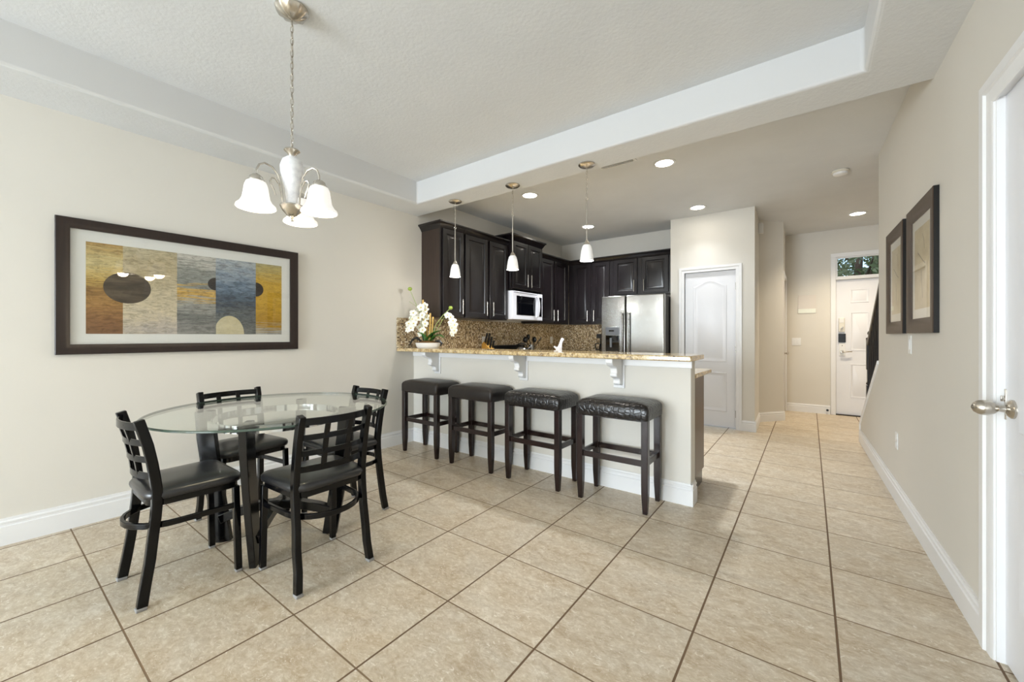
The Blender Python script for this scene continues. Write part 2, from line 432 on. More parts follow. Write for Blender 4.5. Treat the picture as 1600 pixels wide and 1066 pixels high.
def baseboard(name, a, b, h=0.14, t=0.016, flip=1):
    """stepped baseboard from plan point a to b, proud to the left of a->b (flip=-1: right)"""
    a = Vector((a[0], a[1], 0)); b = Vector((b[0], b[1], 0)); d = b - a; L = d.length
    prof = [(0, 0), (t, 0), (t, h * 0.70), (t * 0.62, h * 0.73), (t * 0.62, h * 0.80), (t * 0.8, h * 0.82), (t * 0.8, h * 0.88), (t * 0.45, h * 0.92), (t * 0.4, h), (0, h)]
    m = MB().prism([(p[0] * flip, p[1]) for p in prof], 0, L, 'y')
    return struct(m.build(name, M_TRIM, loc=a, rz=math.atan2(d.y, d.x) - PI / 2))
baseboard('baseboard_left', LP(0, -5.0), LP(0, 2.975), 0.15, flip=1)
baseboard('baseboard_bar', (-3.58, 2.975), (-0.645, 2.975), 0.15, flip=1)
baseboard('baseboard_bar_end', (-0.66, 2.96), (-0.66, 3.09), 0.15, flip=1)
baseboard('baseboard_right', RP(0, 2.31), RP(0, 5.93), 0.135, flip=-1)
baseboard('baseboard_pantry', (-0.677, PY), (-0.525, PY), 0.13, flip=1)
baseboard('baseboard_pantry_side', (-0.54, PY - 0.015), (-0.558, 6.435), 0.13, flip=1)
baseboard('baseboard_corner', (-0.56, 6.429), (-0.285, 6.774), 0.13, flip=1)
baseboard('baseboard_entry', (-0.306, FY), (0.25, FY), 0.13, flip=1)

# note on baseboard(): profile x positive = right-hand side of travel

# ------------------------------------------------------------------ doors
def arch_outline(w, h, rise, inset, n=14):
    """closed loop (x, z) of an arched-top panel: width w, height h at its shoulders, rise at middle"""
    x0, x1 = -w / 2 + inset, w / 2 - inset
    pts = [(x0, inset), (x1, inset)]
    for i in range(n + 1):
        x = x1 + (x0 - x1) * i / n
        k = (x - x0) / (x1 - x0)
        e = max(0.0, sin(PI * k)) ** 1.6
        pts.append((x, h - inset + rise * e))
    return pts
def mould(m, outline, ox, oz, y, s=-1, depth=0.007):
    """raised moulding with a raised field on a door face at y (s = outward direction along y)"""
    prof = [(0.0, 0.0), (0.006, depth), (0.016, depth * 0.9), (0.026, 0.0015), (0.05, 0.0015), (0.062, depth * 0.7)]
    loops = [[(ox + p[0], y + s * d, oz + p[1]) for p in outline(i)] for i, d in prof]
    m.loft(loops, cap0=False, cap1=True)

# pantry door (door_2) with arched upper panel
def pantry_door():
    m = MB().box(-1.351, -0.747, PY + 0.028, PY + 0.065, 0.012, 2.018)
    cx = -1.049
    mould(m, lambda i: arch_outline(0.40, 0.985, 0.075, i), cx, 0.845, PY + 0.028)
    mould(m, lambda i: arch_outline(0.40, 0.505, 0.0, i), cx, 0.208, PY + 0.028)
    d = struct(m.build('door_2', M_DOOR, smooth=50))
    for z in (0.19, 1.01, 1.81):
        MB().lathe([(0.007, -0.045), (0.007, 0.045)], (-0.747, PY + 0.022, z), 10).box(-0.752, -0.742, PY + 0.024, PY + 0.03, z - 0.045, z + 0.045).build('hinge', M_NICKEL, d)
    return d
pantry_door()
def casing(name, x0, x1, y, ztop, w=0.068, s=-1, t=0.018, extra=()):
    """flat stepped casing around an opening in a wall at y, outward direction s"""
    m = MB()
    def L(i, d): return [(x0 - w + i, y + s * d, 0.0), (x0 - w + i, y + s * d, ztop + w - i), (x1 + w - i, y + s * d, ztop + w - i), (x1 + w - i, y + s * d, 0.0)]
    prof = [(0, 0), (0, t), (w * 0.42, t), (w * 0.5, t * 0.6), (w * 0.9, t * 0.55), (w, t * 0.4), (w, 0)]
    rows = [L(i, d) for i, d in prof]; n = len(rows)
    vs = [p for r in rows for p in r]; fs = []
    for k in range(n):
        for j in range(3): fs.append((k * 4 + j, k * 4 + j + 1, ((k + 1) % n) * 4 + j + 1, ((k + 1) % n) * 4 + j))
    fs += [tuple(k * 4 for k in range(n)), tuple(k * 4 + 3 for k in range(n))]
    m.add(vs, fs)
    # jamb lining
    a, b = (y, y - s * 0.11) if s < 0 else (y - 0.11, y)
    m.box(x0 - 0.004, x0, min(a, b), max(a, b), 0, ztop).box(x1, x1 + 0.004, min(a, b), max(a, b), 0, ztop).box(x0, x1, min(a, b), max(a, b), ztop, ztop + 0.004)
    return struct(m.build(name, M_TRIM))
casing('trim_1', -1.353, -0.745, PY, 2.02)

# near right-hand door (door_1) in the hall wall; local frame of the hall wall
def hall_door():
    v0 = 0.022
    m = MB().box(v0, v0 + 0.04, 1.403, 2.213, 0.01, DZ - 0.004)
    def mo(outline, ou, oz):
        prof = [(0.0, 0.0), (0.006, 0.007), (0.016, 0.006), (0.026, 0.0015), (0.05, 0.0015), (0.062, 0.005)]
        m.loft([[(v0 - d, ou + p[0], oz + p[1]) for p in outline(i)] for i, d in prof], cap0=False)
    mo(lambda i: arch_outline(0.57, 1.02, 0.0, i), 1.808, 0.85)
    mo(lambda i: arch_outline(0.57, 0.475, 0.0, i), 1.808, 0.25)
    d = struct(m.build('door_1', M_DOOR, loc=RP(0, 0), rz=TR, smooth=50))
    # egg knob with rose
    k = MB()
    ku, kz = 2.150, 0.925
    k.lathe([(0.0, v0 + 0.001), (0.033, v0), (0.033, v0 - 0.006), (0.026, v0 - 0.014), (0.013, v0 - 0.02), (0.011, v0 - 0.034), (0.013, v0 - 0.038),
             (0.020, v0 - 0.045), (0.026, v0 - 0.058), (0.027, v0 - 0.07), (0.024, v0 - 0.083), (0.016, v0 - 0.094), (0.006, v0 - 0.099), (0.0, v0 - 0.1)], (0, ku, kz), 24, 'x')
    k.build('knob', M_NICKEL, d)
    MB().box(v0 - 0.004, v0 + 0.002, 2.204, 2.2145, 0.88, 0.99).box(v0 - 0.014, v0 - 0.004, 2.206, 2.2115, 0.945, 0.965).build('strike_plate', M_NICKEL, d, bevel=0.002)
    return d
hall_door()
cs = MB()
def _row(i, d): return [(-d, 1.31 + i, 0.0), (-d, 1.31 + i, DZ + 0.075 - i), (-d, 2.306 - i, DZ + 0.075 - i), (-d, 2.306 - i, 0.0)]
_prof = [(0, 0), (0, 0.020), (0.036, 0.020), (0.042, 0.012), (0.078, 0.011), (0.088, 0.006), (0.088, 0)]
_rows = [_row(i, d) for i, d in _prof]; _n = len(_rows)
cs.add([p for r in _rows for p in r], [(k * 4 + j, k * 4 + j + 1, ((k + 1) % _n) * 4 + j + 1, ((k + 1) % _n) * 4 + j) for k in range(_n) for j in range(3)] + [tuple(k * 4 for k in range(_n)), tuple(k * 4 + 3 for k in range(_n))])
cs.box(0, 0.13, 2.2135, 2.2165, 0, DZ).box(0, 0.13, 1.3995, 1.4025, 0, DZ).box(0, 0.13, 1.40, 2.216, DZ - 0.003, DZ)
struct(cs.build('trim_2', M_TRIM, loc=RP(0, 0), rz=TR))

# entry door (door_3) with transom window_2
def entry_door():
    x0, x1 = 0.318, 1.228
    yf = FY + 0.03
    m = MB().box(x0, x1, yf, yf + 0.045, 0.015, 2.012)
    for cx in (0.587, 0.959):
        for z0, h in ((0.268, 0.498), (0.964, 0.564), (1.668, 0.198)):
            mould(m, lambda i, h=h: arch_outline(0.206, h, 0.0, i * 0.55), cx, z0, yf, depth=0.006)
    d = struct(m.build('door_3', M_DOOR, smooth=50))
    kp = MB().box(0.347, 0.419, yf - 0.028, yf, 1.237, 1.447).build('keypad_deadbolt', M_IVORY, d, bevel=0.008)
    MB().box(0.357, 0.409, yf - 0.0305, yf - 0.027, 1.375, 1.437).build('thumb_panel', M_WPLAST, kp, bevel=0.002)
    MB().sweep([(0.372, yf - 0.04, 1.285), (0.398, yf - 0.04, 1.315)], (0, 1, 0), 0.02, 0.012).build('thumb_turn', M_NICKEL, kp, bevel=0.002)
    MB().box(0.345, 0.43, yf - 0.022, yf, 1.083, 1.212).build('lock_battery_cover', M_BPLAST, d, bevel=0.004)
    hp = MB().box(0.352, 0.425, yf - 0.012, yf, 0.885, 1.075).build('handle_plate', M_WPLAST, d, bevel=0.005)
    MB().lathe([(0.006, -0.014), (0.006, 0.0)], (0.389, yf, 1.035), 10, 'y').build('keyhole', M_BPLAST, hp)
    MB().lathe([(0.02, -0.03), (0.024, -0.012)], (0.389, yf, 0.945), 16, 'y').build('rose', M_NICKEL, hp)
    MB().tube([(0.389, yf - 0.012, 0.945), (0.389, yf - 0.05, 0.945), (0.41, yf - 0.056, 0.946), (0.5, yf - 0.05, 0.95)], [0.012, 0.012, 0.011, 0.008], 10).build('lever', M_NICKEL, hp)
    MB().box(x0 - 0.01, x1 + 0.01, FY - 0.01, FY + 0.10, 0.0, 0.014).build('threshold', M_DARKMETAL, d)
    return d
entry_door()
fr = MB()
for a, b in ((0.255, 0.315), (1.231, 1.291)):
    fr.box(a, b, FY - 0.018, FY, 0, 2.352)
fr.box(0.255, 1.291, FY - 0.018, FY, 2.352, 2.41)
fr.box(0.30, 0.315, FY, FY + 0.14, 0, 2.36).box(1.231, 1.246, FY, FY + 0.14, 0, 2.36).box(0.315, 1.231, FY, FY + 0.14, 2.352, 2.36)
fr.box(0.315, 1.231, FY - 0.006, FY + 0.12, 2.016, 2.046)
struct(fr.build('trim_3', M_TRIM, bevel=0.003))
tw = MB()
tw.box(0.315, 0.335, FY + 0.005, FY + 0.05, 2.046, 2.352).box(1.211, 1.231, FY + 0.005, FY + 0.05, 2.046, 2.352)
tw.box(0.335, 1.211, FY + 0.005, FY + 0.05, 2.046, 2.066).box(0.335, 1.211, FY + 0.005, FY + 0.05, 2.332, 2.352)
tws = struct(tw.build('window_2', M_TRIM, bevel=0.003))
MB().box(0.335, 1.211, FY + 0.025, FY + 0.031, 2.066, 2.332).build('pane', M_PANE, tws)
# side door of the hall (door_4), seen edge-on
d4 = struct(MB().box(-0.36, -0.322, 6.903, 7.617, 0.012, 2.036).build('door_4', M_DOOR))
for z in (0.23, 1.03, 1.80): MB().lathe([(0.007, -0.045), (0.007, 0.045)], (-0.313, 6.905, z), 10).build('hinge', M_NICKEL, d4)
MB().lathe([(0.0, -0.325), (0.028, -0.322), (0.028, -0.314), (0.011, -0.306), (0.011, -0.292), (0.024, -0.282), (0.026, -0.27), (0.018, -0.262), (0.0, -0.26)], (0, 7.54, 0.91), 16, 'x').build('knob', M_NICKEL, d4)
c4 = MB()
for a, b in ((6.84, 6.90), (7.62, 7.68)): c4.box(-0.306, -0.288, a, b, 0, 2.04)
c4.box(-0.306, -0.288, 6.84, 7.68, 2.04, 2.10)
struct(c4.build('trim_4', M_TRIM, bevel=0.003))

# ------------------------------------------------------------------ bar half wall and tops
BY = 2.975
struct(MB().box(-3.62, -0.66, BY, 3.095, 0, 1.013).build('wall_bar', M_WALL, bevel=0.006))
struct(MB().box(-3.585, -0.652, BY - 0.012, BY + 0.001, 0.955, 1.013).build('trim_5', M_TRIM, bevel=0.003))
tag(MB().box(-3.583, -0.605, 2.735, 3.125, 1.014, 1.05).build('bar_countertop', M_GRAN, bevel=0.008, seg=3), 'raised speckled gold granite bar top above the four stools', 'countertop')
# corbels
def corbel(x, first=None):
    c = thing('corbel', '', 'corbel', (x, BY, 0.76), 0, 'white corbels under the bar top')
    MB().box(-0.045, 0.045, -0.012, 0.0, 0.02, 0.252).build('back_plate', M_TRIM, c, bevel=0.004)
    prof = [(-0.012, 0.252), (-0.205, 0.252), (-0.205, 0.225), (-0.19, 0.205), (-0.165, 0.195), (-0.135, 0.19), (-0.118, 0.175), (-0.112, 0.15), (-0.125, 0.132), (-0.12, 0.115), (-0.09, 0.105),
            (-0.066, 0.098), (-0.056, 0.08), (-0.062, 0.062), (-0.05, 0.048), (-0.012, 0.04)]
    MB().prism(prof, -0.027, 0.027, 'x').build('bracket', M_TRIM, c, bevel=0.005)
    return c
k0 = corbel(-3.19); k0['label'] = 'white scrolled corbel under the bar top above the stool by the wall'
dup(k0, (-2.07, BY, 0.76), 0, 'white scrolled corbel under the middle of the bar top')
dup(k0, (-1.176, BY, 0.76), 0, 'white scrolled corbel under the bar top above the crocodile-front stool at the open end')
# mosaic backsplash
bs = MB().box(0, 0.010, 2.745, 3.10, 1.05, 1.378).box(0, 0.010, 3.10, 6.205, 0.91, 1.378)
struct(bs.build('trim_6', M_MOS, loc=LP(0, 0), rz=TL))
struct(MB().box(-3.504, -2.42, 6.20, 6.2105, 0.91, 1.375).build('trim_7', M_MOS))

# ------------------------------------------------------------------ cabinets
def raised_panel(m, a0, a1, z0, z1, face, t=0.02, stile=0.06, axis='L'):
    """framed raised-panel door; a = along axis; face = outward coordinate of the door front"""
    def L(i, d):
        q = [(a0 + i, z0 + i), (a1 - i, z0 + i), (a1 - i, z1 - i), (a0 + i, z1 - i)]
        if axis == 'L': return [(face - d, p[0], p[1]) for p in q]
        return [(p[0], face + d, p[1]) for p in q]
    m.loft([L(0, t), L(0, 0.003), L(0.003, 0), L(stile - 0.006, 0), L(stile, 0.012), L(stile + 0.010, 0.013), L(stile + 0.03, 0.002), L(stile + 0.034, 0.0015)])
def pull(m, a, z0, z1, face, axis='L'):
    r = 0.006
    def P(o, al, z): return (face + o, al, z) if axis == 'L' else (al, face - o, z)
    m.tube([P(0.03, a, z0), P(0.03, a, z1)], r, 10)
    for z in (z0 + 0.025, z1 - 0.025): m.tube([P(0.0, a, z), P(0.03, a, z)], 0.0045, 8)
def crown(m, a0, a1, zt, face, back, h=0.07, out=0.05, ends=(True, True), axis='L'):
    """stepped crown moulding around front (and open ends)"""
    prof = [(0.0, 0.0), (0.008, 0.012), (0.012, 0.02), (out * 0.75, h * 0.72), (out * 0.9, h * 0.76), (out, h * 0.8), (out, h)]
    loops = []
    for o, z in prof:
        e0 = o if ends[0] else 0; e1 = o if ends[1] else 0
        q = [(back, a0 - e0), (face + o, a0 - e0), (face + o, a1 + e1), (back, a1 + e1)]
        if axis == 'L': loops.append([(x, a, zt - h + z) for x, a in q])
        else: loops.append([(a, x, zt - h + z) for x, a in [(back, a0 - e0), (face - o, a0 - e0), (face - o, a1 + e1), (back, a1 + e1)]])
    m.loft(loops)
def wall_cabinet(label, u0, u1, z0, z1, doors, depth, ctop, ends, pulls, axis='L', side=None, pz=None, wide_stile=0.0):
    if axis == 'L':
        t = thing('wall_cabinet', label, 'cabinet', LP(0, 0, 0), TL, 'dark wall cabinets')
        MB().box(0.002, depth - 0.02, u0, u1, z0, z1).build('body', [side or M_CAB], t, bevel=0.002)
        MB().box(depth - 0.0195, depth - 0.001, u0, u1, z0, z1).build('face_frame', M_CAB, t)
        face = depth + 0.02
    else:
        t = thing('wall_cabinet', label, 'cabinet', (0, 6.21, 0), 0, 'dark wall cabinets')
        MB().box(u0, u1, -depth + 0.02, -0.002, z0, z1).build('body', [side or M_CAB], t, bevel=0.002)
        MB().box(u0, u1, -depth + 0.001, -depth + 0.0195, z0, z1).build('face_frame', M_CAB, t)
        face = -depth - 0.02
    m = MB(); crown(m, u0, u1, ctop, depth if axis == 'L' else -depth, 0.002 if axis == 'L' else -0.002, ends=ends, axis=axis, h=ctop - z1 + 0.03)
    m.build('crown_molding', M_CAB, t)
    for (a, b), p in zip(doors, pulls):
        m = MB(); raised_panel(m, a, b, z0 + 0.015, z1 - 0.03, face, axis=axis)
        d = m.build('door', M_CAB, t)
        if p is not None:
            m = MB(); q0 = (pz or z0 + 0.045); pull(m, p, q0, q0 + 0.17, face, axis); m.build('handle', M_NICKEL, d)
    return t
wall_cabinet('narrow single-door dark wall cabinet at the end beside the orchids', 3.085, 3.438, 1.385, 2.40, [(3.105, 3.424)], 0.325, 2.445, (True, False), [3.385], side=M_CABSIDE)
wall_cabinet('double-door dark wall cabinet between the single-door unit and the microwave', 3.440, 4.262, 1.385, 2.40, [(3.456, 3.846), (3.886, 4.25)], 0.325, 2.445, (False, True), [3.805, 3.925])
wall_cabinet('short raised dark cabinet directly above the white microwave', 4.27, 4.995, 1.805, 2.475, [(4.285, 4.625), (4.632, 4.98)], 0.385, 2.535, (True, True), [4.585, 4.672])
wall_cabinet('dark wall cabinet between the microwave and the kitchen corner', 5.003, 5.874, 1.365, 2.37, [(5.02, 5.40), (5.428, 5.79)], 0.325, 2.41, (True, False), [5.355, 5.47])
wall_cabinet('dark corner wall cabinet above the coffee maker', -3.19, -2.428, 1.365, 2.36, [(-3.09, -2.80), (-2.757, -2.48)], 0.335, 2.405, (False, False), [-2.835, -2.725], 'B')
wall_cabinet('short dark cabinet above the stainless refrigerator', -2.426, -1.56, 1.79, 2.36, [(-2.40, -2.045), (-1.975, -1.60)], 0.335, 2.405, (False, False), [-2.085, -1.94], 'B')
# base cabinets and lower tops (mostly behind the bar)
def base_cabinet(label, loc, rz, w, doors, depth=0.58, side=None):
    """local: x out from the wall 0..depth, y along 0..w"""
    t = thing('base_cabinet', label, 'cabinet', loc, rz, 'dark base cabinets')
    MB().box(0.004, depth - 0.022, 0, w, 0.10, 0.872).build('body', side or M_CAB, t)
    MB().box(0.004, depth - 0.09, 0.0, w, 0.0, 0.10).build('toe_kick', M_CAB, t)
    dw = w / doors
    for i in range(doors):
        m = MB(); raised_panel(m, i * dw + 0.012, (i + 1) * dw - 0.012, 0.12, 0.68, depth, t=0.021); d = m.build('door', M_CAB, t)
        m = MB(); pull(m, i * dw + (dw - 0.05 if i % 2 == 0 else 0.05), 0.48, 0.64, depth); m.build('handle', M_NICKEL, d)
        m = MB(); raised_panel(m, i * dw + 0.012, (i + 1) * dw - 0.012, 0.70, 0.86, depth, t=0.021, stile=0.035); d = m.build('drawer', M_CAB, t)
        MB().tube([(depth + 0.03, i * dw + dw / 2 - 0.07, 0.78), (depth + 0.03, i * dw + dw / 2 + 0.07, 0.78)], 0.006, 8).tube([(depth, i * dw + dw / 2 - 0.05, 0.78), (depth + 0.03, i * dw + dw / 2 - 0.05, 0.78)], 0.004, 8).tube([(depth, i * dw + dw / 2 + 0.05, 0.78), (depth + 0.03, i * dw + dw / 2 + 0.05, 0.78)], 0.004, 8).build('handle', M_NICKEL, d)
    return t
base_cabinet('dark base cabinet behind the bar whose brown end panel shows at the open end', (-0.70, 3.10, 0), PI / 2, 2.70, 4, 0.52, M_ENDPANEL)
base_cabinet('dark base cabinet under the knife block beside the range', LP(0.015, 3.74), TL, 0.50, 1)
base_cabinet('dark base cabinet under the utensil crock beyond the range', LP(0.015, 5.01), TL, 1.15, 2)
base_cabinet('dark base cabinet under the coffee maker beside the refrigerator', (-2.862, 6.195, 0), -PI / 2, 0.43, 1)
tag(MB().box(-3.50, -0.655, 3.10, 3.675, 0.873, 0.905).build('sink_countertop', M_GRAN, bevel=0.006), 'lower granite counter behind the raised bar, end showing beside the bar', 'countertop')
tag(MB().box(0.012, 0.64, 3.70, 4.245, 0.873, 0.905).build('side_countertop', M_GRAN, loc=LP(0, 0), rz=TL, bevel=0.006), 'granite counter under the knife block beside the range', 'countertop')
tag(MB().prism([(-3.50, 5.02), (-2.91, 5.02), (-2.91, 5.57), (-2.425, 5.57), (-2.425, 6.195), (-3.50, 6.195)], 0.873, 0.905).build('corner_countertop', M_GRAN, bevel=0.006), 'L-shaped granite counter in the kitchen corner under the coffee maker', 'countertop')

# ------------------------------------------------------------------ appliances
def microwave():
    u0, u1, z0, z1, f = 4.275, 4.99, 1.402, 1.783, 0.40
    t = thing('microwave', 'white over-the-range microwave with dark window under the raised cabinet', 'microwave', LP(0, 0), TL)
    MB().box(0.012, f - 0.03, u0, u1, z0, z1).build('body', M_WENAM, t, bevel=0.004)
    d = MB().box(f - 0.03, f, u0, u1 - 0.13, z0, z1).build('door', M_WENAM, t, bevel=0.006)
    MB().box(f - 0.002, f + 0.003, u0 + 0.09, u1 - 0.185, z0 + 0.06, z1 - 0.06).build('window', M_BGLASS, d, bevel=0.002)
    p = MB().box(f - 0.03, f, u1 - 0.128, u1, z0, z1).build('control_panel', M_WENAM, t, bevel=0.004)
    MB().box(f - 0.002, f + 0.003, u1 - 0.095, u1 - 0.022, z0 + 0.055, z1 - 0.05).build('keypad', M_BGLASS, p)
    hu = u1 - 0.15
    MB().tube([(f, hu, z0 + 0.045), (f + 0.03, hu, z0 + 0.06), (f + 0.045, hu, z0 + 0.13), (f + 0.05, hu, (z0 + z1) / 2), (f + 0.045, hu, z1 - 0.13), (f + 0.03, hu, z1 - 0.06), (f, hu, z1 - 0.045)], [0.012] * 7, 10).build('handle', M_WENAM, d)
    MB().box(f - 0.001, f + 0.002, u0 + 0.03, u1 - 0.15, z1 - 0.022, z1 - 0.014).build('vent_slot', M_GREY, t)
microwave()
def fridge():
    x0, x1, y0, yb, zt = -2.386, -1.512, 5.35, 6.12, 1.735
    t = thing('refrigerator', 'stainless side-by-side refrigerator with dispenser between cabinets and pantry wall', 'refrigerator', (0, 0, 0))
    MB().box(x0 + 0.005, x1 - 0.035, y0 + 0.075, yb, 0.02, zt - 0.01).build('body', M_FRIDGESIDE, t, bevel=0.006)
    xs = -2.030
    dl = MB().box(x0, xs - 0.004, y0, y0 + 0.07, 0.10, zt).build('freezer_door', M_STEEL, t, bevel=0.014, seg=4)
    dr = MB().box(xs + 0.004, x1, y0, y0 + 0.07, 0.10, zt).build('fridge_door', M_STEEL, t, bevel=0.014, seg=4)
    for par, x in ((dl, xs - 0.045), (dr, xs + 0.05)):
        m = MB().tube([(x, y0 - 0.045, 0.45), (x, y0 - 0.052, 0.9), (x, y0 - 0.052, 1.25), (x, y0 - 0.045, 1.50)], 0.012, 12)
        for z in (0.47, 1.48): m.tube([(x, y0 + 0.005, z), (x, y0 - 0.045, z)], 0.009, 10)
        m.build('handle', M_STEEL, par)
    a, b = -2.325, -2.105
    ds = MB().box(a, b, y0 - 0.006, y0 + 0.004, 0.945, 1.31).build('dispenser', M_STEEL, dl, bevel=0.003)
    # sunk dark bay of the dispenser and its control strip
    MB().box(a + 0.012, b - 0.012, y0 - 0.010, y0 - 0.005, 1.19, 1.302).build('control_strip', M_GREY, ds, bevel=0.002)
    MB().box(a + 0.06, b - 0.085, y0 - 0.012, y0 - 0.009, 1.24, 1.262).build('display', M_BGLASS, ds)
    MB().box(a + 0.012, b - 0.012, y0 - 0.009, y0 - 0.005, 0.965, 1.186).build('dispenser_bay', M_BGLASS, ds)
    MB().box(a + 0.02, b - 0.02, y0 - 0.022, y0 - 0.005, 0.952, 0.966).build('drip_tray', M_STEEL, ds, bevel=0.002)
    MB().box(a + 0.075, a + 0.105, y0 - 0.02, y0 - 0.008, 1.02, 1.15).build('paddle', M_GREY, ds, bevel=0.003)
    MB().box(x0 + 0.01, x1 - 0.01, y0 + 0.03, y0 + 0.1, 0.015, 0.095).build('kick_grille', M_BPLAST, t)
    # round badge with a cursive-like swirl
    bd = MB().lathe([(0.0, -0.003), (0.017, -0.003), (0.019, 0.001)], (-1.585, y0, 1.665), 20, 'y').build('badge', M_CHROME, dr)
    sw = MB(); pts = []
    for i in range(26):
        a_ = i / 25 * 2.6 * PI; r = 0.004 + 0.0085 * i / 25
        pts.append((-1.585 + r * cos(a_), y0 - 0.0035, 1.665 + r * sin(a_)))
    sw.tube(pts, 0.0011, 6).build('monogram', M_GREY, bd)
fridge()
def range_stove():
    t = thing('kitchen_range', 'black-topped kitchen range against the backsplash below the microwave', 'range', LP(0, 0), TL)
    u0, u1 = 4.255, 4.995
    MB().box(0.02, 0.64, u0, u1, 0.02, 0.895).build('body', M_WENAM, t, bevel=0.004)
    MB().box(0.02, 0.66, u0, u1, 0.896, 0.915).build('cooktop', M_BGLASS, t, bevel=0.004)
    MB().prism([(0.02, 0.916), (0.10, 0.916), (0.075, 1.045), (0.02, 1.05)], u0, u1, 'y').build('control_panel', M_BPLAST, t, bevel=0.006)
    d = MB().box(0.645, 0.675, u0 + 0.01, u1 - 0.01, 0.2, 0.86).build('oven_door', M_WENAM, t, bevel=0.006)
    MB().tube([(0.72, u0 + 0.06, 0.80), (0.72, u1 - 0.06, 0.80)], 0.011, 10).tube([(0.67, u0 + 0.1, 0.80), (0.72, u0 + 0.1, 0.80)], 0.008, 8).tube([(0.67, u1 - 0.1, 0.80), (0.72, u1 - 0.1, 0.80)], 0.008, 8).build('handle', M_WENAM, d)
    MB().box(0.674, 0.678, u0 + 0.12, u1 - 0.12, 0.32, 0.68).build('window', M_BGLASS, d)
range_stove()
def kettle():
    p = LP(0.27, 4.66, 0.9155)
    t = thing('kettle', 'shiny chrome kettle with black handle on the cooktop', 'kettle', p, 0.4)
    MB().lathe([(0.0, 0.0), (0.088, 0.0), (0.096, 0.02), (0.09, 0.06), (0.065, 0.095), (0.035, 0.108), (0.0, 0.11)], n=24).build('body', M_CHROME, t)
    MB().ball((0, 0, 0.118), 0.012).build('lid_knob', M_BPLAST, t)
    MB().tube([(0.07, 0, 0.07), (0.11, 0, 0.10), (0.13, 0, 0.115)], [0.018, 0.013, 0.01], 10).build('spout', M_CHROME, t)
    MB().tube([(-0.07, 0, 0.085), (-0.075, 0, 0.13), (-0.03, 0, 0.155), (0.03, 0, 0.155), (0.065, 0, 0.135), (0.06, 0, 0.09)], 0.009, 8).build('handle', M_BPLAST, t)
kettle()
def knife_block():
    t = thing('knife_block', 'honey wood knife block with black-handled knives near the range', 'knife block', LP(0.16, 4.06, 0.9055), TL)
    MW = wood('honey_maple', (196, 146, 64), (214, 168, 84), 0.45)
    MB().prism([(-0.075, 0.0), (0.075, 0.0), (0.075, 0.105), (-0.04, 0.2), (-0.075, 0.17)], -0.045, 0.045, 'y').build('block', MW, t, bevel=0.004)
    n = 0
    for i in range(3):
        for j in range(2):
            u = -0.025 + j * 0.05; s = 0.055 - i * 0.042
            b = Vector((s, u, 0.115 + (0.06 - s) * 0.8)); d = Vector((0.30, 0, 0.95)).normalized()
            MB().sweep([b - d * 0.01, b + d * 0.05, b + d * (0.10 + 0.015 * i)], (0, 1, 0), 0.016, 0.024).build('knife', M_BPLAST, t, bevel=0.004)
knife_block()
def utensils():
    p = Vector(LP(0.15, 5.08, 0.9055))
    t = thing('utensil_crock', 'narrow silver utensil crock against the mosaic backsplash', 'crock', p)
    MB().lathe([(0.0, 0.0), (0.042, 0.0), (0.042, 0.14), (0.038, 0.14), (0.038, 0.012), (0.0, 0.012)], n=20).build('cup', M_STEEL, t)
    rt = Vector((0.803, 0.596, 0))
    def ut(name, label, off, top, headf, d=0.0):
        q = p + Vector((0, 0, 0.02))
        o = thing(name, label, 'utensil', q, 0, 'utensils in the crock')
        tip = rt * off + Vector((0, 0, top)) + Vector((-0.6, 0.8, 0)) * d
        base = rt * (0.02 if off < 0 else -0.02)
        MB().tube([base, base.lerp(tip, 0.65), tip], [0.005, 0.006, 0.006], 8).build('handle', M_BPLAST if name != 'whisk' else M_STEEL, o)
        headf(tip, (tip - base).normalized()).build('head', M_BPLAST, o)
    ut('ladle', 'black round ladle leaning out of the crock toward the kettle', -0.085, 0.17, lambda q, d: MB().ball(tuple(q + d * 0.03), 0.042, 0.034, 0.046), -0.03)
    ut('slotted_spoon', 'black slotted spoon behind the ladle in the crock', -0.045, 0.21, lambda q, d: MB().ball(tuple(q + d * 0.03), 0.034, 0.02, 0.045), 0.05)
    ut('serving_spoon', 'black oval spoon standing upright in the crock', 0.03, 0.17, lambda q, d: MB().ball(tuple(q + d * 0.03), 0.04, 0.02, 0.046), 0.02)
    ut('spatula', 'thin black spatula leaning out of the crock toward the corner', 0.10, 0.17, lambda q, d: MB().sweep([q, q + d * 0.075], (-0.6, 0.8, 0), 0.04, 0.014))
utensils()
def faucet():
    t = thing('faucet', 'white pull-out kitchen faucet rising behind the bar top', 'faucet', (-1.955, 3.40, 0.9055))
    MB().lathe([(0.0, 0), (0.034, 0), (0.034, 0.012), (0.026, 0.02), (0.03, 0.07), (0.033, 0.13), (0.026, 0.165), (0.0, 0.17)], n=18).build('body', M_WENAM, t)
    MB().tube([(0.0, 0.0, 0.12), (-0.002, 0.02, 0.16), (-0.008, 0.045, 0.19), (-0.015, 0.075, 0.22), (-0.022, 0.11, 0.238)], [0.026, 0.022, 0.016, 0.014, 0.018], 12).build('spout', M_WENAM, t)
    MB().tube([(-0.02, 0, 0.15), (-0.05, -0.01, 0.17)], [0.01, 0.007], 8).build('lever', M_WENAM, t)
faucet()
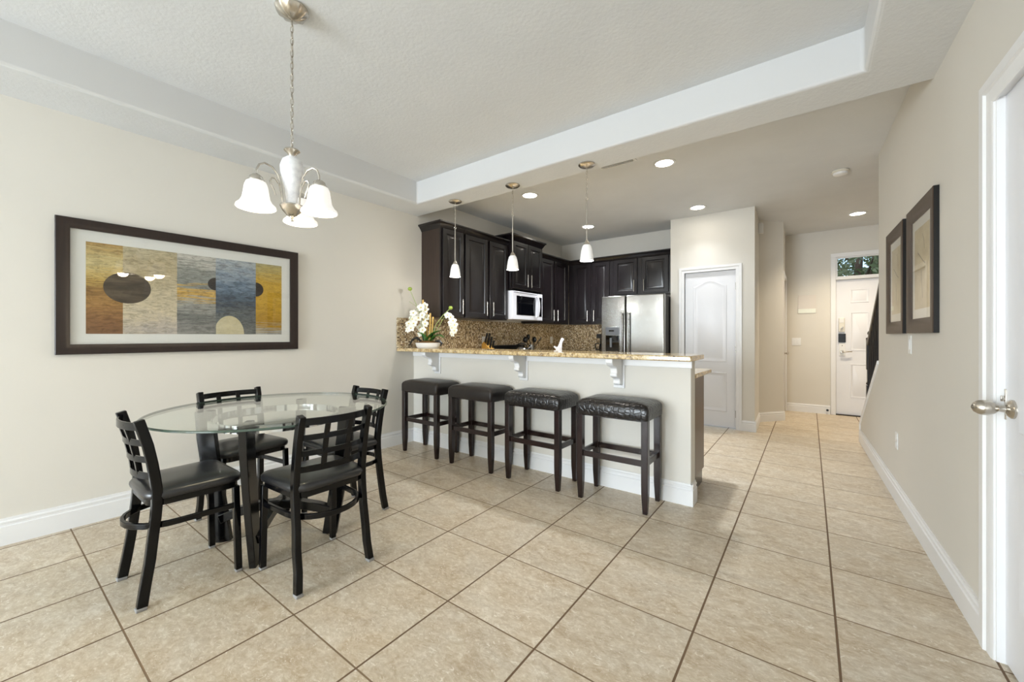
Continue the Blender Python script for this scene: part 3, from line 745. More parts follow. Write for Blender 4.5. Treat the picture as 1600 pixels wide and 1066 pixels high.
def coffee_maker():
    t = thing('coffee_maker', 'black drip coffee maker on the counter beside the refrigerator', 'coffee maker', (-2.56, 5.85, 0.9055))
    MB().box(-0.09, 0.09, -0.11, 0.11, 0, 0.035).build('base', M_BPLAST, t, bevel=0.008)
    MB().box(-0.09, 0.09, 0.03, 0.11, 0.03, 0.30).build('tank', M_BPLAST, t, bevel=0.01)
    MB().box(-0.085, 0.085, -0.105, 0.11, 0.235, 0.305).build('brew_head', M_BPLAST, t, bevel=0.012)
    c = MB().lathe([(0.0, 0.037), (0.06, 0.037), (0.068, 0.08), (0.06, 0.14), (0.045, 0.165), (0.048, 0.175), (0.0, 0.175)], (0, -0.035, 0), 20).build('carafe', M_BGLASS, t)
    MB().tube([(-0.05, -0.06, 0.16), (-0.1, -0.08, 0.155), (-0.11, -0.085, 0.11), (-0.095, -0.075, 0.06), (-0.06, -0.05, 0.06)], 0.009, 8).build('handle', M_BPLAST, c)
coffee_maker()

# ------------------------------------------------------------------ wall plates and ceiling fittings
def plate(label, loc, rz, kind='outlet', wide=1, group=None, mat=None):
    """local x = out of the wall, y along, z up"""
    t = thing('wall_outlet' if kind == 'outlet' else 'light_switch', label, 'outlet' if kind == 'outlet' else 'switch', loc, rz, group)
    w_ = 0.036 * wide if wide == 1 else 0.058
    MB().box(0.0, 0.006, -w_, w_, -0.058, 0.058).build('cover_plate', mat or M_WPLAST, t, bevel=0.002)
    if kind == 'outlet':
        for z in (-0.024, 0.024): MB().box(0.0055, 0.009, -0.015, 0.015, z - 0.014, z + 0.014).build('receptacle', M_WPLAST, t, bevel=0.002)
    else:
        for k in range(wide):
            y = (k - (wide - 1) / 2) * 0.046
            MB().box(0.0055, 0.010, y - 0.015, y + 0.015, -0.032, 0.032).build('rocker', M_WPLAST, t, bevel=0.002)
    return t
plate('white outlet on the mosaic between knife block and orchids', LP(0.0105, 4.14, 1.113), TL, group='backsplash outlets')
plate('white outlet on the mosaic beyond the utensil crock', LP(0.0105, 5.85, 1.11), TL, group='backsplash outlets')
plate('white double light switch on the entry wall beside the door', (-0.166, FY - 0.0005, 1.09), -PI / 2, 'switch', 2)
plate('white light switch under the small framed pictures', RP(-0.0005, 3.54, 1.125), PI + TR, 'switch', 1)
plate('white outlet low on the hall wall below the framed pictures', RP(-0.0005, 3.95, 0.43), PI + TR)
# pale glossy plate with a white lower strip on the entry wall
nt = thing('pale_wall_plate', 'pale glossy plate on the entry wall above the double switch', 'notice', (-0.033, FY - 0.0005, 1.53))
MB().box(-0.112, 0.112, -0.006, 0, 0, 0.28).build('plate', plain('pale_gloss', (224, 216, 206), 0.12, var=0.02), nt, bevel=0.002)
MB().box(-0.110, 0.110, -0.009, -0.0062, 0.003, 0.068).build('white_strip', plain('flat_white', (240, 244, 232), 0.5, var=0.01), nt)
# alarm sensor, smoke detector, door stop
sn = thing('motion_sensor', 'small white motion sensor high on the hall corner', 'sensor', (-0.556, 6.36, 2.56), 0)
MB().box(0.001, 0.055, -0.04, 0.04, 0, 0.14).build('housing', M_WPLAST, sn, bevel=0.01, seg=3)
MB().box(0.045, 0.053, -0.025, 0.025, 0.02, 0.07).build('lens', M_WPLAST, sn, bevel=0.004)
sd = thing('smoke_detector', 'white round smoke detector on the hall ceiling', 'smoke detector', (0.238, 4.987, CEIL))
MB().lathe([(0.0, -0.001), (0.068, -0.001), (0.07, -0.014), (0.06, -0.02)], n=28).build('mounting_ring', M_IVORY, sd)
MB().lathe([(0.0, -0.045), (0.035, -0.045), (0.052, -0.038), (0.058, -0.018), (0.0, -0.018)], n=28).build('cover', M_WPLAST, sd)
tag(MB().lathe([(0.012, 0.0), (0.012, -0.035), (0.016, -0.036), (0.016, -0.045), (0.0, -0.045)], (0.215, FY - 0.0165, 0.065), 12, 'y').build('door_stop', M_BPLAST), 'small black door stop on the entry baseboard', 'door stop')
# ceiling air vent beside the beam
vt = thing('ceiling_vent', 'white ceiling air vent half hidden behind the beam', 'vent', (-1.42, 3.492, CEIL))
MB().box(-0.17, 0.17, -0.09, 0.09, -0.008, -0.001).build('frame', M_WPLAST, vt, bevel=0.002)
for i in range(6):
    y = -0.065 + i * 0.026
    MB().sweep([(-0.15, y, -0.012), (0.15, y, -0.012)], (0, 0.7, 0.7), 0.018, 0.002).build('louver', M_WPLAST, vt)

def downlight(x, y, label, first=None):
    if first is None:
        t = thing('recessed_light', label, 'ceiling light', (x, y, CEIL), 0, 'recessed ceiling lights')
        MB().lathe([(0.075, -0.0005), (0.098, -0.0005), (0.098, -0.006), (0.078, -0.008)], n=32, cap0=False, cap1=False).build('trim_ring', M_WPLAST, t)
        MB().lathe([(0.0, -0.004), (0.076, -0.004), (0.076, -0.001), (0.0, -0.001)], n=32).build('lens', M_LENS, t)
        return t
    return dup(first, (x, y, CEIL), 0, label)
dl = downlight(-1.072, 3.794, 'lit recessed light between the beam and the pantry, the largest in view')
downlight(-2.537, 3.76, 'lit recessed light above the microwave run, just behind the middle pendant', dl)
downlight(-2.584, 5.342, 'lit recessed light deepest in the kitchen, behind the pendant nearest the hall', dl)
downlight(-1.112, 5.35, 'lit recessed light just in front of the pantry door wall', dl)
downlight(0.50, 6.852, 'lit recessed light in the entry hall before the front door', dl)

for x, y, pw_, cl, an in ((-1.072, 3.794, 120, (.93, .965, 1), 94), (-2.537, 3.76, 180, (.93, .965, 1), 104), (-2.584, 5.342, 200, (.93, .965, 1), 120), (-1.112, 5.35, 30, (.93, .965, 1), 110), (0.50, 6.852, 150, (1.0, .84, .62), 120)):
    spot('recessed_beam', (x, y, CEIL - 0.02), pw_, cl, an)

# ------------------------------------------------------------------ pendants over the bar
def pendant():
    t = thing('pendant_light', '', 'pendant light', (0, 0, SOF), 0, 'mini pendants over the bar')
    MB().lathe([(0.0, -0.001), (0.064, -0.001), (0.066, -0.008), (0.055, -0.018), (0.02, -0.026), (0.0, -0.03)], n=28).build('canopy', M_NICKEL, t)
    m = MB()
    for k in range(10):
        zc = -0.045 - k * 0.022; pts = []
        for i in range(10):
            a = 2 * PI * i / 10; x, z = 0.006 * cos(a), 0.0135 * sin(a)
            pts.append((x, 0, zc + z) if k % 2 else (0, x, zc + z))
        m.tube(pts, 0.0016, 5, closed=True)
    m.tube([(0.002, 0.003, -0.03), (0.004, -0.003, -0.14), (0.001, 0.002, -0.265)], 0.0018, 6)
    m.build('chain', M_NICKEL, t)
    ring = MB(); ring.tube([(0.012 * cos(2 * PI * i / 14), 0, -0.272 + 0.012 * sin(2 * PI * i / 14)) for i in range(14)], 0.002, 6, closed=True).build('hanging_loop', M_NICKEL, t)
    MB().tube([(0, 0, -0.284), (0, 0, -0.625)], 0.0055, 10).build('rod', M_NICKEL, t)
    MB().lathe([(0.0055, -0.60), (0.014, -0.615), (0.024, -0.632), (0.026, -0.645), (0.0, -0.645)], n=20).build('socket_cap', M_NICKEL, t)
    MB().lathe([(0.024, -0.638), (0.034, -0.65), (0.043, -0.685), (0.0445, -0.692), (0.050, -0.73), (0.054, -0.765), (0.051, -0.765), (0.047, -0.73), (0.041, -0.685), (0.031, -0.653)], n=28, cap0=False, cap1=False).build('shade', [M_PSHADE, M_SHADE], t)
    for p in t.children[-1].data.polygons:
        if p.center.z < -0.69: p.material_index = 1
    MB().lathe([(0.0, -0.65), (0.02, -0.68), (0.036, -0.70), (0.041, -0.745), (0.0, -0.752)], n=20).build('bulb', M_BULB, t)
    return t
PX = [(-2.868, 'mini pendant over the bar nearest the wall, before the dark cabinets'), (-2.148, 'middle mini pendant over the bar, before the microwave'), (-1.418, 'mini pendant over the bar nearest the hall, before the refrigerator')]
p0 = pendant(); p0.location = (PX[0][0], 2.906, SOF); p0['label'] = PX[0][1]
for x, lb in PX[1:]: dup(p0, (x, 2.906, SOF), 0, lb)
for x, _ in PX: point('pendant_glow', (x, 2.906, SOF - 0.79), 4.0, WARM)

# ------------------------------------------------------------------ chandelier
CH = (-2.017, 0.928)
def chandelier():
    t = thing('chandelier', 'brushed nickel three-arm chandelier with white bell shades hanging from the tray ceiling', 'chandelier', (CH[0], CH[1], 0), 0)
    m = MB(); n = 40; loops = []
    for r, z, fl in ((0.0, CEIL - 0.001, 0), (0.072, CEIL - 0.001, 0.0), (0.074, CEIL - 0.012, 0.03), (0.060, CEIL - 0.032, 0.07), (0.036, CEIL - 0.047, 0.05), (0.016, CEIL - 0.054, 0.0), (0.006, CEIL - 0.058, 0)):
        loops.append([(r * (1 + fl * cos(10 * 2 * PI * i / n)) * cos(2 * PI * i / n), r * (1 + fl * cos(10 * 2 * PI * i / n)) * sin(2 * PI * i / n), z) for i in range(n)])
    m.loft(loops).build('canopy', M_NICKEL, t)
    m = MB(); z = CEIL - 0.062; k = 0
    while z > 2.10:
        pts = []
        for i in range(12):
            a = 2 * PI * i / 12; x, dz = 0.0072 * cos(a), 0.018 * sin(a)
            q = (x * 0.8, x * 0.6, z - 0.012 + dz) if k % 2 else (-x * 0.6, x * 0.8, z - 0.012 + dz)
            pts.append(q)
        m.tube(pts, 0.0021, 6, closed=True); z -= 0.0292; k += 1
    m.tube([(0.003, 0.0, CEIL - 0.05), (-0.004, 0.003, 2.5), (0.004, -0.002, 2.3), (0.0, 0, 2.08)], 0.0022, 6)
    m.build('chain', M_NICKEL, t)
    MB().lathe([(0.0, 2.088), (0.010, 2.09), (0.012, 2.078), (0.034, 2.082), (0.036, 2.076), (0.018, 2.06), (0.014, 2.05), (0.018, 2.044), (0.0, 2.044)], n=24).build('top_crown', M_NICKEL, t)
    MB().lathe([(0.0, 2.049), (0.022, 2.047), (0.042, 2.03), (0.052, 2.0), (0.051, 1.97), (0.042, 1.93), (0.031, 1.89), (0.026, 1.85), (0.025, 1.80), (0.0, 1.80)], n=28).build('urn', M_URN, t)
    MB().lathe([(0.0, 1.812), (0.052, 1.812), (0.053, 1.806), (0.042, 1.785), (0.022, 1.762), (0.010, 1.756), (0.008, 1.75), (0.012, 1.745), (0.010, 1.736), (0.0, 1.733)], n=28).build('bowl', M_NICKEL, t)
    for k, ang in enumerate((-99, 25, 140)):
        a = math.radians(ang); c, s_ = cos(a), sin(a)
        def R(r, z): return (r * c, r * s_, z)
        arm = MB().tube([R(0.040, 1.808), R(0.043, 1.85), R(0.048, 1.90), R(0.060, 1.945), R(0.085, 1.975), R(0.115, 1.985), R(0.138, 1.972), R(0.149, 1.945), R(0.150, 1.92)], 0.0045, 10).build('arm', M_NICKEL, t)
        MB().tube([R(0.041, 1.81), R(0.046, 1.86), R(0.056, 1.90), R(0.072, 1.925), R(0.087, 1.925), R(0.094, 1.91), R(0.088, 1.89), R(0.076, 1.865), R(0.070, 1.845)], [0.004] * 8 + [0.0025], 8).build('scroll', M_NICKEL, arm)
        cx, cy = 0.15 * c, 0.15 * s_
        MB().lathe([(0.0, 1.925), (0.014, 1.922), (0.026, 1.912), (0.030, 1.898), (0.034, 1.896), (0.034, 1.888), (0.0, 1.888)], (cx, cy, 0), 20).build('fitter', M_NICKEL, arm)
        MB().lathe([(0.030, 1.893), (0.040, 1.886), (0.047, 1.868), (0.051, 1.84), (0.056, 1.81), (0.066, 1.79), (0.079, 1.778), (0.082, 1.768), (0.077, 1.766), (0.063, 1.784), (0.052, 1.81), (0.047, 1.84), (0.043, 1.868), (0.030, 1.885)], (cx, cy, 0), 28, cap0=False, cap1=False).build('shade', M_SHADE, arm)
        MB().lathe([(0.0, 1.888), (0.014, 1.88), (0.022, 1.855), (0.026, 1.835), (0.02, 1.812), (0.0, 1.806)], (cx, cy, 0), 16).build('bulb', M_BULB, arm)
        point('chandelier_glow', (CH[0] + cx, CH[1] + cy, 1.775), 3.6, (1.0, 0.82, 0.58), 0.04)
chandelier()

# ------------------------------------------------------------------ dining table
TC = (-2.505, 1.075)
def dining_table():
    t = thing('dining_table', 'round clear glass dining table on black slab legs', 'table', (TC[0], TC[1], 0))
    R = 0.61
    m = MB().lathe([(0.0, 0.753), (R - 0.006, 0.753)], n=96, cap0=False, cap1=False)
    m.lathe([(R - 0.006, 0.765), (0.0, 0.765)], n=96, cap0=False, cap1=False)
    m.cur = 1
    m.lathe([(R - 0.006, 0.753), (R, 0.756), (R, 0.762), (R - 0.006, 0.765)], n=96, cap0=False, cap1=False)
    m.build('glass_top', [M_TABLEGLASS, M_GEDGE], t)
    # polished hoop under the glass
    m = MB(); n = 64
    m.loft([[(0.335 * cos(2 * PI * i / n), 0.335 * sin(2 * PI * i / n), z) for i in range(n)] if o else [(0.32 * cos(2 * PI * i / n), 0.32 * sin(2 * PI * i / n), z) for i in range(n)]
            for o, z in ((1, 0.685), (1, 0.725), (0, 0.725), (0, 0.685))], closed=True)
    m.build('hoop', M_CHROME, t)
    for k in range(4):
        a = PI / 4 + k * PI / 2 + 0.02
        c, s_ = cos(a), sin(a); tv = (-s_, c, 0)
        def Q(r, z): return (r * c, r * s_, z)
        pts = [Q(0.385, 0.7525), Q(0.375, 0.60), Q(0.35, 0.40), Q(0.318, 0.20), Q(0.285, 0.0)]
        MB().sweep(pts, tv, [0.038, 0.038, 0.036, 0.034, 0.032], [0.094, 0.094, 0.09, 0.086, 0.08]).build('leg', M_TLEG, t, bevel=0.004)
    for a in (PI / 4 + 0.02, 3 * PI / 4 + 0.02):
        c, s_ = cos(a), sin(a)
        pts = [(r * c, r * s_, 0.13 + (0.07 * (1 - (r / 0.31) ** 2))) for r in (-0.305, -0.22, -0.11, 0, 0.11, 0.22, 0.305)]
        MB().sweep(pts, (-s_, c, 0), 0.05, 0.05).build('stretcher', M_TLEG, t, bevel=0.004)
dining_table()

# ------------------------------------------------------------------ dining chairs
def chair():
    """faces +y; feet at x +-0.183, y +-0.18"""
    t = thing('dining_chair', '', 'chair', (0, 0, 0), 0, 'dining chairs around the glass table')
    bw = 0.172
    def post_y(z):
        P = [(0, -0.182), (0.2, -0.152), (0.42, -0.128), (0.5, -0.128), (0.6, -0.14), (0.7, -0.158), (0.82, -0.19)]
        for (a, b), (c, d) in zip(P, P[1:]):
            if z <= c: return b + (d - b) * (z - a) / (c - a)
        return P[-1][1]
    zs = [0.012, 0.1, 0.2, 0.3, 0.38, 0.44, 0.5, 0.56, 0.62, 0.7, 0.76, 0.815]
    for sx in (-1, 1):
        l = MB().sweep([(sx * (bw + 0.012 * (1 if z < 0.1 else 0.4 if z < 0.3 else 0)), post_y(z), z) for z in zs], (1, 0, 0), 0.030, 0.038).build('leg', M_BLACK, t, bevel=0.004)
        MB().box(sx * (bw + 0.012) - 0.016, sx * (bw + 0.012) + 0.016, -0.202, -0.164, 0.0, 0.014).build('glide', M_GLIDE, l, bevel=0.003)
        l = MB().sweep([(sx * 0.186, 0.183, 0.012), (sx * 0.182, 0.172, 0.43)], (1, 0, 0), 0.028, 0.028).build('leg', M_BLACK, t, bevel=0.003)
        MB().box(sx * 0.186 - 0.014, sx * 0.186 + 0.014, 0.169, 0.197, 0.0, 0.013).build('glide', M_GLIDE, l, bevel=0.003)
    # bowed rails and uprights of the grid back
    def bow(x): return -0.042 * (1 - (x / bw) ** 2)
    N = 9
    for z, h in ((0.785, 0.034), (0.709, 0.026), (0.633, 0.026), (0.557, 0.03)):
        pts = [(-bw + 2 * bw * i / (N - 1), post_y(z) + bow(-bw + 2 * bw * i / (N - 1)), z) for i in range(N)]
        MB().sweep(pts, (0, 0, 1), h, 0.009).build('back_rail', M_BLACK, t, bevel=0.0015)
    for x in (-0.058, 0.058):
        pts = [(x, post_y(z) + bow(x) + 0.002, z) for z in (0.55, 0.6, 0.66, 0.72, 0.79)]
        MB().sweep(pts, (1, 0, 0), 0.026, 0.008).build('back_upright', M_BLACK, t, bevel=0.0015)
    # seat outline: broad front with soft corners, rounded back
    def outline(s):
        pts = []
        def arc(cx, cy, r, a0, a1, n=6):
            for i in range(n + 1):
                a = math.radians(a0 + (a1 - a0) * i / n); pts.append((cx + r * cos(a), cy + r * sin(a)))
        arc(0.150, 0.150, 0.055, 0, 90); arc(-0.150, 0.150, 0.055, 90, 180)
        arc(-0.108, -0.085, 0.085, 190, 255, 5); arc(0.108, -0.085, 0.085, 285, 350, 5)
        return [(x * s, (y - 0.02) * s + 0.02) for x, y in pts]
    prof = [(0.93, 0.452), (0.985, 0.456), (1.0, 0.468), (0.995, 0.480), (0.96, 0.490), (0.82, 0.498), (0.55, 0.503), (0.25, 0.505)]
    MB().loft([[(x, y, z) for x, y in outline(s)] for s, z in prof]).build('seat', M_VINYL, t, smooth=60)
    MB().loft([[(x, y, z) for x, y in outline(s)] for s, z in ((0.90, 0.425), (0.93, 0.425), (0.93, 0.451), (0.90, 0.451))]).build('seat_frame', M_BLACK, t)
    # bent foot hoop running behind the rear posts
    pts = [(0.184, 0.176, 0.335)]
    for i in range(13):
        a = math.radians(0 - 180 * i / 12); pts.append((0.172 * cos(a), -0.045 + 0.165 * sin(a), 0.335))
    pts.append((-0.184, 0.176, 0.335))
    MB().sweep(pts, (0, 0, 1), 0.026, 0.016).build('foot_hoop', M_BLACK, t, bevel=0.003)
    return t
ca = chair(); ca.location = (-2.492, 0.618, 0); ca['label'] = 'black grid-back dining chair on the table side farthest from the bar stools'
dup(ca, (-2.04, 1.065, 0), PI / 2, 'black grid-back dining chair on the open floor side, back hiding part of the table')
dup(ca, (-2.975, 1.06, 0), -PI / 2 + 0.06, 'black grid-back dining chair between the glass table and the wall with the large picture')
dup(ca, (-2.505, 1.50, 0), PI, 'black grid-back dining chair on the table side nearest the bar stools')

# ------------------------------------------------------------------ bar stools
def stool(mat, label, loc):
    t = thing('bar_stool', label, 'bar stool', loc, 0, 'backless bar stools')
    hx, hy = 0.236, 0.135
    for sx in (-1, 1):
        for sy in (-1, 1):
            def ring(s, z, o=0.0): return [(sx * hx + dx * s + sx * o, sy * hy + dy * s + sy * o, z) for dx, dy in ((-1, -1), (1, -1), (1, 1), (-1, 1))]
            MB().loft([ring(0.015, 0.0), ring(0.0215, 0.13), ring(0.0225, 0.2), ring(0.0225, 0.64)]).build('leg', M_STOOL, t, bevel=0.003)
    for sy in (-1, 1): MB().box(-hx + 0.02, hx - 0.02, sy * hy - 0.009, sy * hy + 0.009, 0.31, 0.35).build('stretcher', M_STOOL, t, bevel=0.002)
    for sx in (-1, 1): MB().box(sx * hx - 0.009, sx * hx + 0.009, -hy + 0.02, hy - 0.02, 0.31, 0.35).build('stretcher', M_STOOL, t, bevel=0.002)
    MB().box(-hx + 0.02, hx - 0.02, -hy + 0.02, hy - 0.02, 0.60, 0.636).build('seat_rail', M_STOOL, t)
    # padded seat: upright sides, rolled edge, low crown
    def sup(a, b, r, z, n=6):
        pts = []
        for cx, cy, a0 in ((a - r, b - r, 0), (-a + r, b - r, 90), (-a + r, -b + r, 180), (a - r, -b + r, 270)):
            for i in range(n + 1):
                q = math.radians(a0 + 90 * i / n); pts.append((cx + r * cos(q), cy + r * sin(q), z))
        return pts
    A, B = 0.262, 0.166
    lp = [sup(A - 0.002, B - 0.002, 0.018, 0.618), sup(A, B, 0.018, 0.622), sup(A + 0.001, B + 0.001, 0.02, 0.66), sup(A, B, 0.02, 0.69), sup(A - 0.006, B - 0.006, 0.025, 0.706), sup(A - 0.02, B - 0.02, 0.03, 0.719),
          sup(A - 0.05, B - 0.045, 0.035, 0.729), sup(A - 0.10, B - 0.08, 0.03, 0.735), sup(A - 0.18, B - 0.13, 0.02, 0.738)]
    MB().loft(lp).build('seat', mat, t, smooth=60)
    return t
SY = 2.793
stool(M_LEATH, 'backless dark leather bar stool closest to the picture wall', (-3.105, SY, 0))
stool(M_LEATH, 'backless dark leather bar stool second from the picture wall', (-2.432, SY, 0))
stool(M_CROC, 'backless crocodile-embossed bar stool third from the picture wall', (-1.772, SY, 0))
stool(M_CROC, 'backless crocodile-embossed bar stool closest to the open end of the bar', (-1.109, SY, 0))

# ------------------------------------------------------------------ pictures
def tex_paint(name, stops, ax=(2, 2, 14), scale=2.0, grain=0.35):
    t = NT(name); v = t.coord(ax)
    f = t.noise(v, scale, 7, 0.65, 0.3); g = t.noise(t.coord((1, 1, 1)), 26, 7, 0.72, 0.6)
    c = t.ramp(f, [(p, lin(q)) for p, q in stops])
    k = t.ramp(g, [(0.35, (0.62, 0.6, 0.57, 1)), (0.6, (1, 1, 1, 1))])
    t.set(Base_Color=t.mix(grain, c, t.mix(1.0, c, k, 'MULTIPLY')), Roughness=0.8, Specular_IOR_Level=0.1); return t.m
def band_paint(name, bands, ax=(2, 2, 20), grain=0.45):
    """horizontal colour bands by height in object space: bands = [(z, rgb)...] over z 1.19..1.775"""
    t = NT(name); tc = t.n('TexCoord'); sp = t.n('SeparateXYZ'); t.l(tc.outputs['Object'], sp.inputs[0])
    v = t.coord(ax); f = t.noise(v, 2.2, 7, 0.7, 0.4); g = t.noise(t.coord((2, 2.2, 7)), 9, 10, 0.82, 0.8)
    h = t.math('ADD', t.math('DIVIDE', t.math('SUBTRACT', sp.outputs['Z'], 1.19), 0.585), t.math('MULTIPLY', t.math('SUBTRACT', f, 0.5), 0.7))
    c = t.ramp(h, [(p, lin(q)) for p, q in bands])
    k = t.ramp(g, [(0.42, (0.3, 0.28, 0.26, 1)), (0.50, (1, 1, 1, 1)), (0.58, (1.35, 1.35, 1.35, 1))])
    t.set(Base_Color=t.mix(grain, c, t.mix(1.0, c, k, 'MULTIPLY')), Roughness=0.8, Specular_IOR_Level=0.1); return t.m
def frame_ring(m, u0, u1, z0, z1, wdt, d0, d1, sgn=1):
    """picture-frame moulding; x = outward"""
    def L(i, x): return [(sgn * x, u0 + i, z0 + i), (sgn * x, u1 - i, z0 + i), (sgn * x, u1 - i, z1 - i), (sgn * x, u0 + i, z1 - i)]
    m.loft([L(0, d0), L(0, d1 - 0.003), L(0.003, d1), L(wdt * 0.55, d1), L(wdt - 0.006, d1 - 0.008), L(wdt, d1 - 0.010), L(wdt, d0)], closed=True)
def big_picture():
    t = thing('framed_picture', 'large wide abstract picture in a dark frame on the dining wall', 'picture', LP(0.001, 0), TL)
    m = MB(); frame_ring(m, 0.299, 1.702, 1.066, 1.904, 0.062, 0.0, 0.034); m.build('frame', M_FRAME, t)
    MB().box(0.002, 0.010, 0.355, 1.646, 1.122, 1.848).build('mat_board', M_MAT, t)
    x = 0.0106
    def rect(m, a, b, c, d, xx): m.add([(xx, a, c), (xx, b, c), (xx, b, d), (xx, a, d)], [(0, 1, 2, 3)])
    def disc(m, cu, cz, ru, rz_, a0, a1, xx, n=28):
        pts = [(xx, cu + ru * cos(math.radians(a0 + (a1 - a0) * i / n)), cz + rz_ * sin(math.radians(a0 + (a1 - a0) * i / n))) for i in range(n + (0 if a1 - a0 == 360 else 1))]
        m.add(pts, [tuple(range(len(pts)))])
    mats = [band_paint('ochre_strip', [(0.0, (128, 92, 62)), (0.22, (146, 106, 66)), (0.36, (172, 132, 76)), (0.5, (140, 106, 60)), (0.6, (196, 164, 92)), (0.78, (206, 190, 140)), (1.0, (176, 142, 84))], ax=(1, 1, 60)),
            band_paint('cream_strip', [(0.0, (186, 176, 166)), (0.3, (208, 194, 166)), (0.55, (196, 182, 152)), (0.8, (186, 170, 138)), (1.0, (192, 180, 150))], ax=(3, 3, 6), grain=0.45),
            band_paint('grey_strip', [(0.0, (150, 146, 140)), (0.22, (118, 118, 114)), (0.40, (166, 164, 156)), (0.47, (204, 166, 86)), (0.55, (206, 168, 92)), (0.62, (140, 142, 136)), (0.84, (150, 150, 144)), (0.92, (196, 192, 184))], ax=(1.5, 1.5, 34), grain=0.5),
            band_paint('slate_strip', [(0.0, (120, 120, 116)), (0.3, (100, 104, 106)), (0.45, (78, 88, 100)), (0.6, (108, 124, 142)), (0.8, (150, 160, 172)), (1.0, (178, 182, 184))], ax=(3, 3, 12), grain=0.6),
            band_paint('yellow_strip', [(0.0, (170, 166, 160)), (0.06, (176, 168, 150)), (0.14, (172, 132, 48)), (0.4, (196, 156, 60)), (0.75, (202, 164, 66)), (0.9, (186, 168, 110)), (1.0, (176, 164, 120))], ax=(1, 1, 50), grain=0.35),
            tex_paint('umber_disc', [(0.3, (62, 54, 46)), (0.5, (92, 80, 66)), (0.7, (118, 104, 84))], (2, 2, 16), 2.0, 0.6),
            tex_paint('dark_disc', [(0.3, (52, 46, 42)), (0.7, (72, 64, 58))]), tex_paint('cream_disc', [(0.3, (204, 192, 156)), (0.7, (220, 210, 178))])]
    m = MB()
    us = [0.428, 0.596, 0.876, 1.107, 1.378, 1.574]
    for i in range(5):
        m.cur = i; rect(m, us[i], us[i + 1], 1.193, 1.772, x)
    m.cur = 5; disc(m, 0.620, 1.497, 0.116, 0.103, 0, 360, x + 0.0006)
    m.cur = 6; disc(m, 1.107, 1.572, 0.050, 0.048, 90, 270, x + 0.0006); disc(m, 1.378, 1.557, 0.056, 0.057, -90, 90, x + 0.0006)
    m.cur = 7; disc(m, 1.195, 1.1935, 0.100, 0.142, 0, 180, x + 0.0006)
    # the cream half-disc is trimmed by the strip's own edge
    o = m.build('print', mats, t, smooth=0)
    for v in o.data.vertices:
        if abs(v.co.x - (x + 0.0006)) < 1e-5 and v.co.z < 1.34 and v.co.y < 1.108: v.co.y = 1.108
    MB().box(0.0150, 0.0170, 0.358, 1.643, 1.125, 1.845).build('glazing', M_PICGLASS, t)
big_picture()
def small_picture(u0, u1, label, kind):
    t = thing('framed_print', label, 'picture', RP(-0.001, 0), TR, 'small framed prints on the hall wall')
    z0, z1 = 1.196, 1.945
    m = MB(); frame_ring(m, u0, u1, z0, z1, 0.085, 0.0, 0.024, -1); o = m.build('frame', [M_FRAMEB, M_BPLAST], t)
    for p in o.data.polygons:
        c = p.center
        if c.x > -0.0225 and (c.y < u0 + 0.001 or c.y > u1 - 0.001 or c.z < z0 + 0.001 or c.z > z1 - 0.001): p.material_index = 1
    MB().box(-0.008, -0.002, u0 + 0.08, u1 - 0.08, z0 + 0.08, z1 - 0.08).build('mat_board', M_MAT, t)
    pr = tex_paint('parchment_' + kind, [(0.25, (186, 170, 138)), (0.5, (206, 192, 162)), (0.8, (218, 208, 184))], (3, 3, 3), 2.4, 0.3)
    ink = plain('sepia_ink_' + kind, (120, 104, 78), 0.8)
    m = MB()
    a, b, c, d = u0 + 0.135, u1 - 0.135, z0 + 0.14, z1 - 0.14
    m.add([(-0.0084, a, c), (-0.0084, b, c), (-0.0084, b, d), (-0.0084, a, d)], [(0, 1, 2, 3)])
    m.cur = 1
    x = -0.0088; mu = (a + b) / 2
    random.seed(3 if kind == 'one' else 5)
    pts = [(x, mu - 0.07, c + 0.25), (x, mu - 0.02, c + 0.27), (x, mu + 0.05, c + 0.31), (x, mu + 0.09, c + 0.33)]
    m.sweep(pts, (1, 0, 0), 0.0006, 0.006)
    m.sweep([(x, mu - 0.02, c + 0.06), (x, mu, c + 0.14), (x, mu + 0.01, c + 0.22)], (1, 0, 0), 0.0006, 0.004)
    m.sweep([(x, mu - 0.06, c + 0.33), (x, mu - 0.05, c + 0.38), (x, mu - 0.02, c + 0.42)], (1, 0, 0), 0.0006, 0.003)
    m.build('print', [pr, ink], t, smooth=0)
    MB().box(-0.0130, -0.0115, u0 + 0.082, u1 - 0.082, z0 + 0.082, z1 - 0.082).build('glazing', M_PICGLASS, t)
small_picture(2.915, 3.515, 'sepia print in a brown frame on the hall wall, the one nearer the white door', 'one')
small_picture(3.63, 4.21, 'sepia print in a brown frame on the hall wall, the one nearer the stairs', 'two')

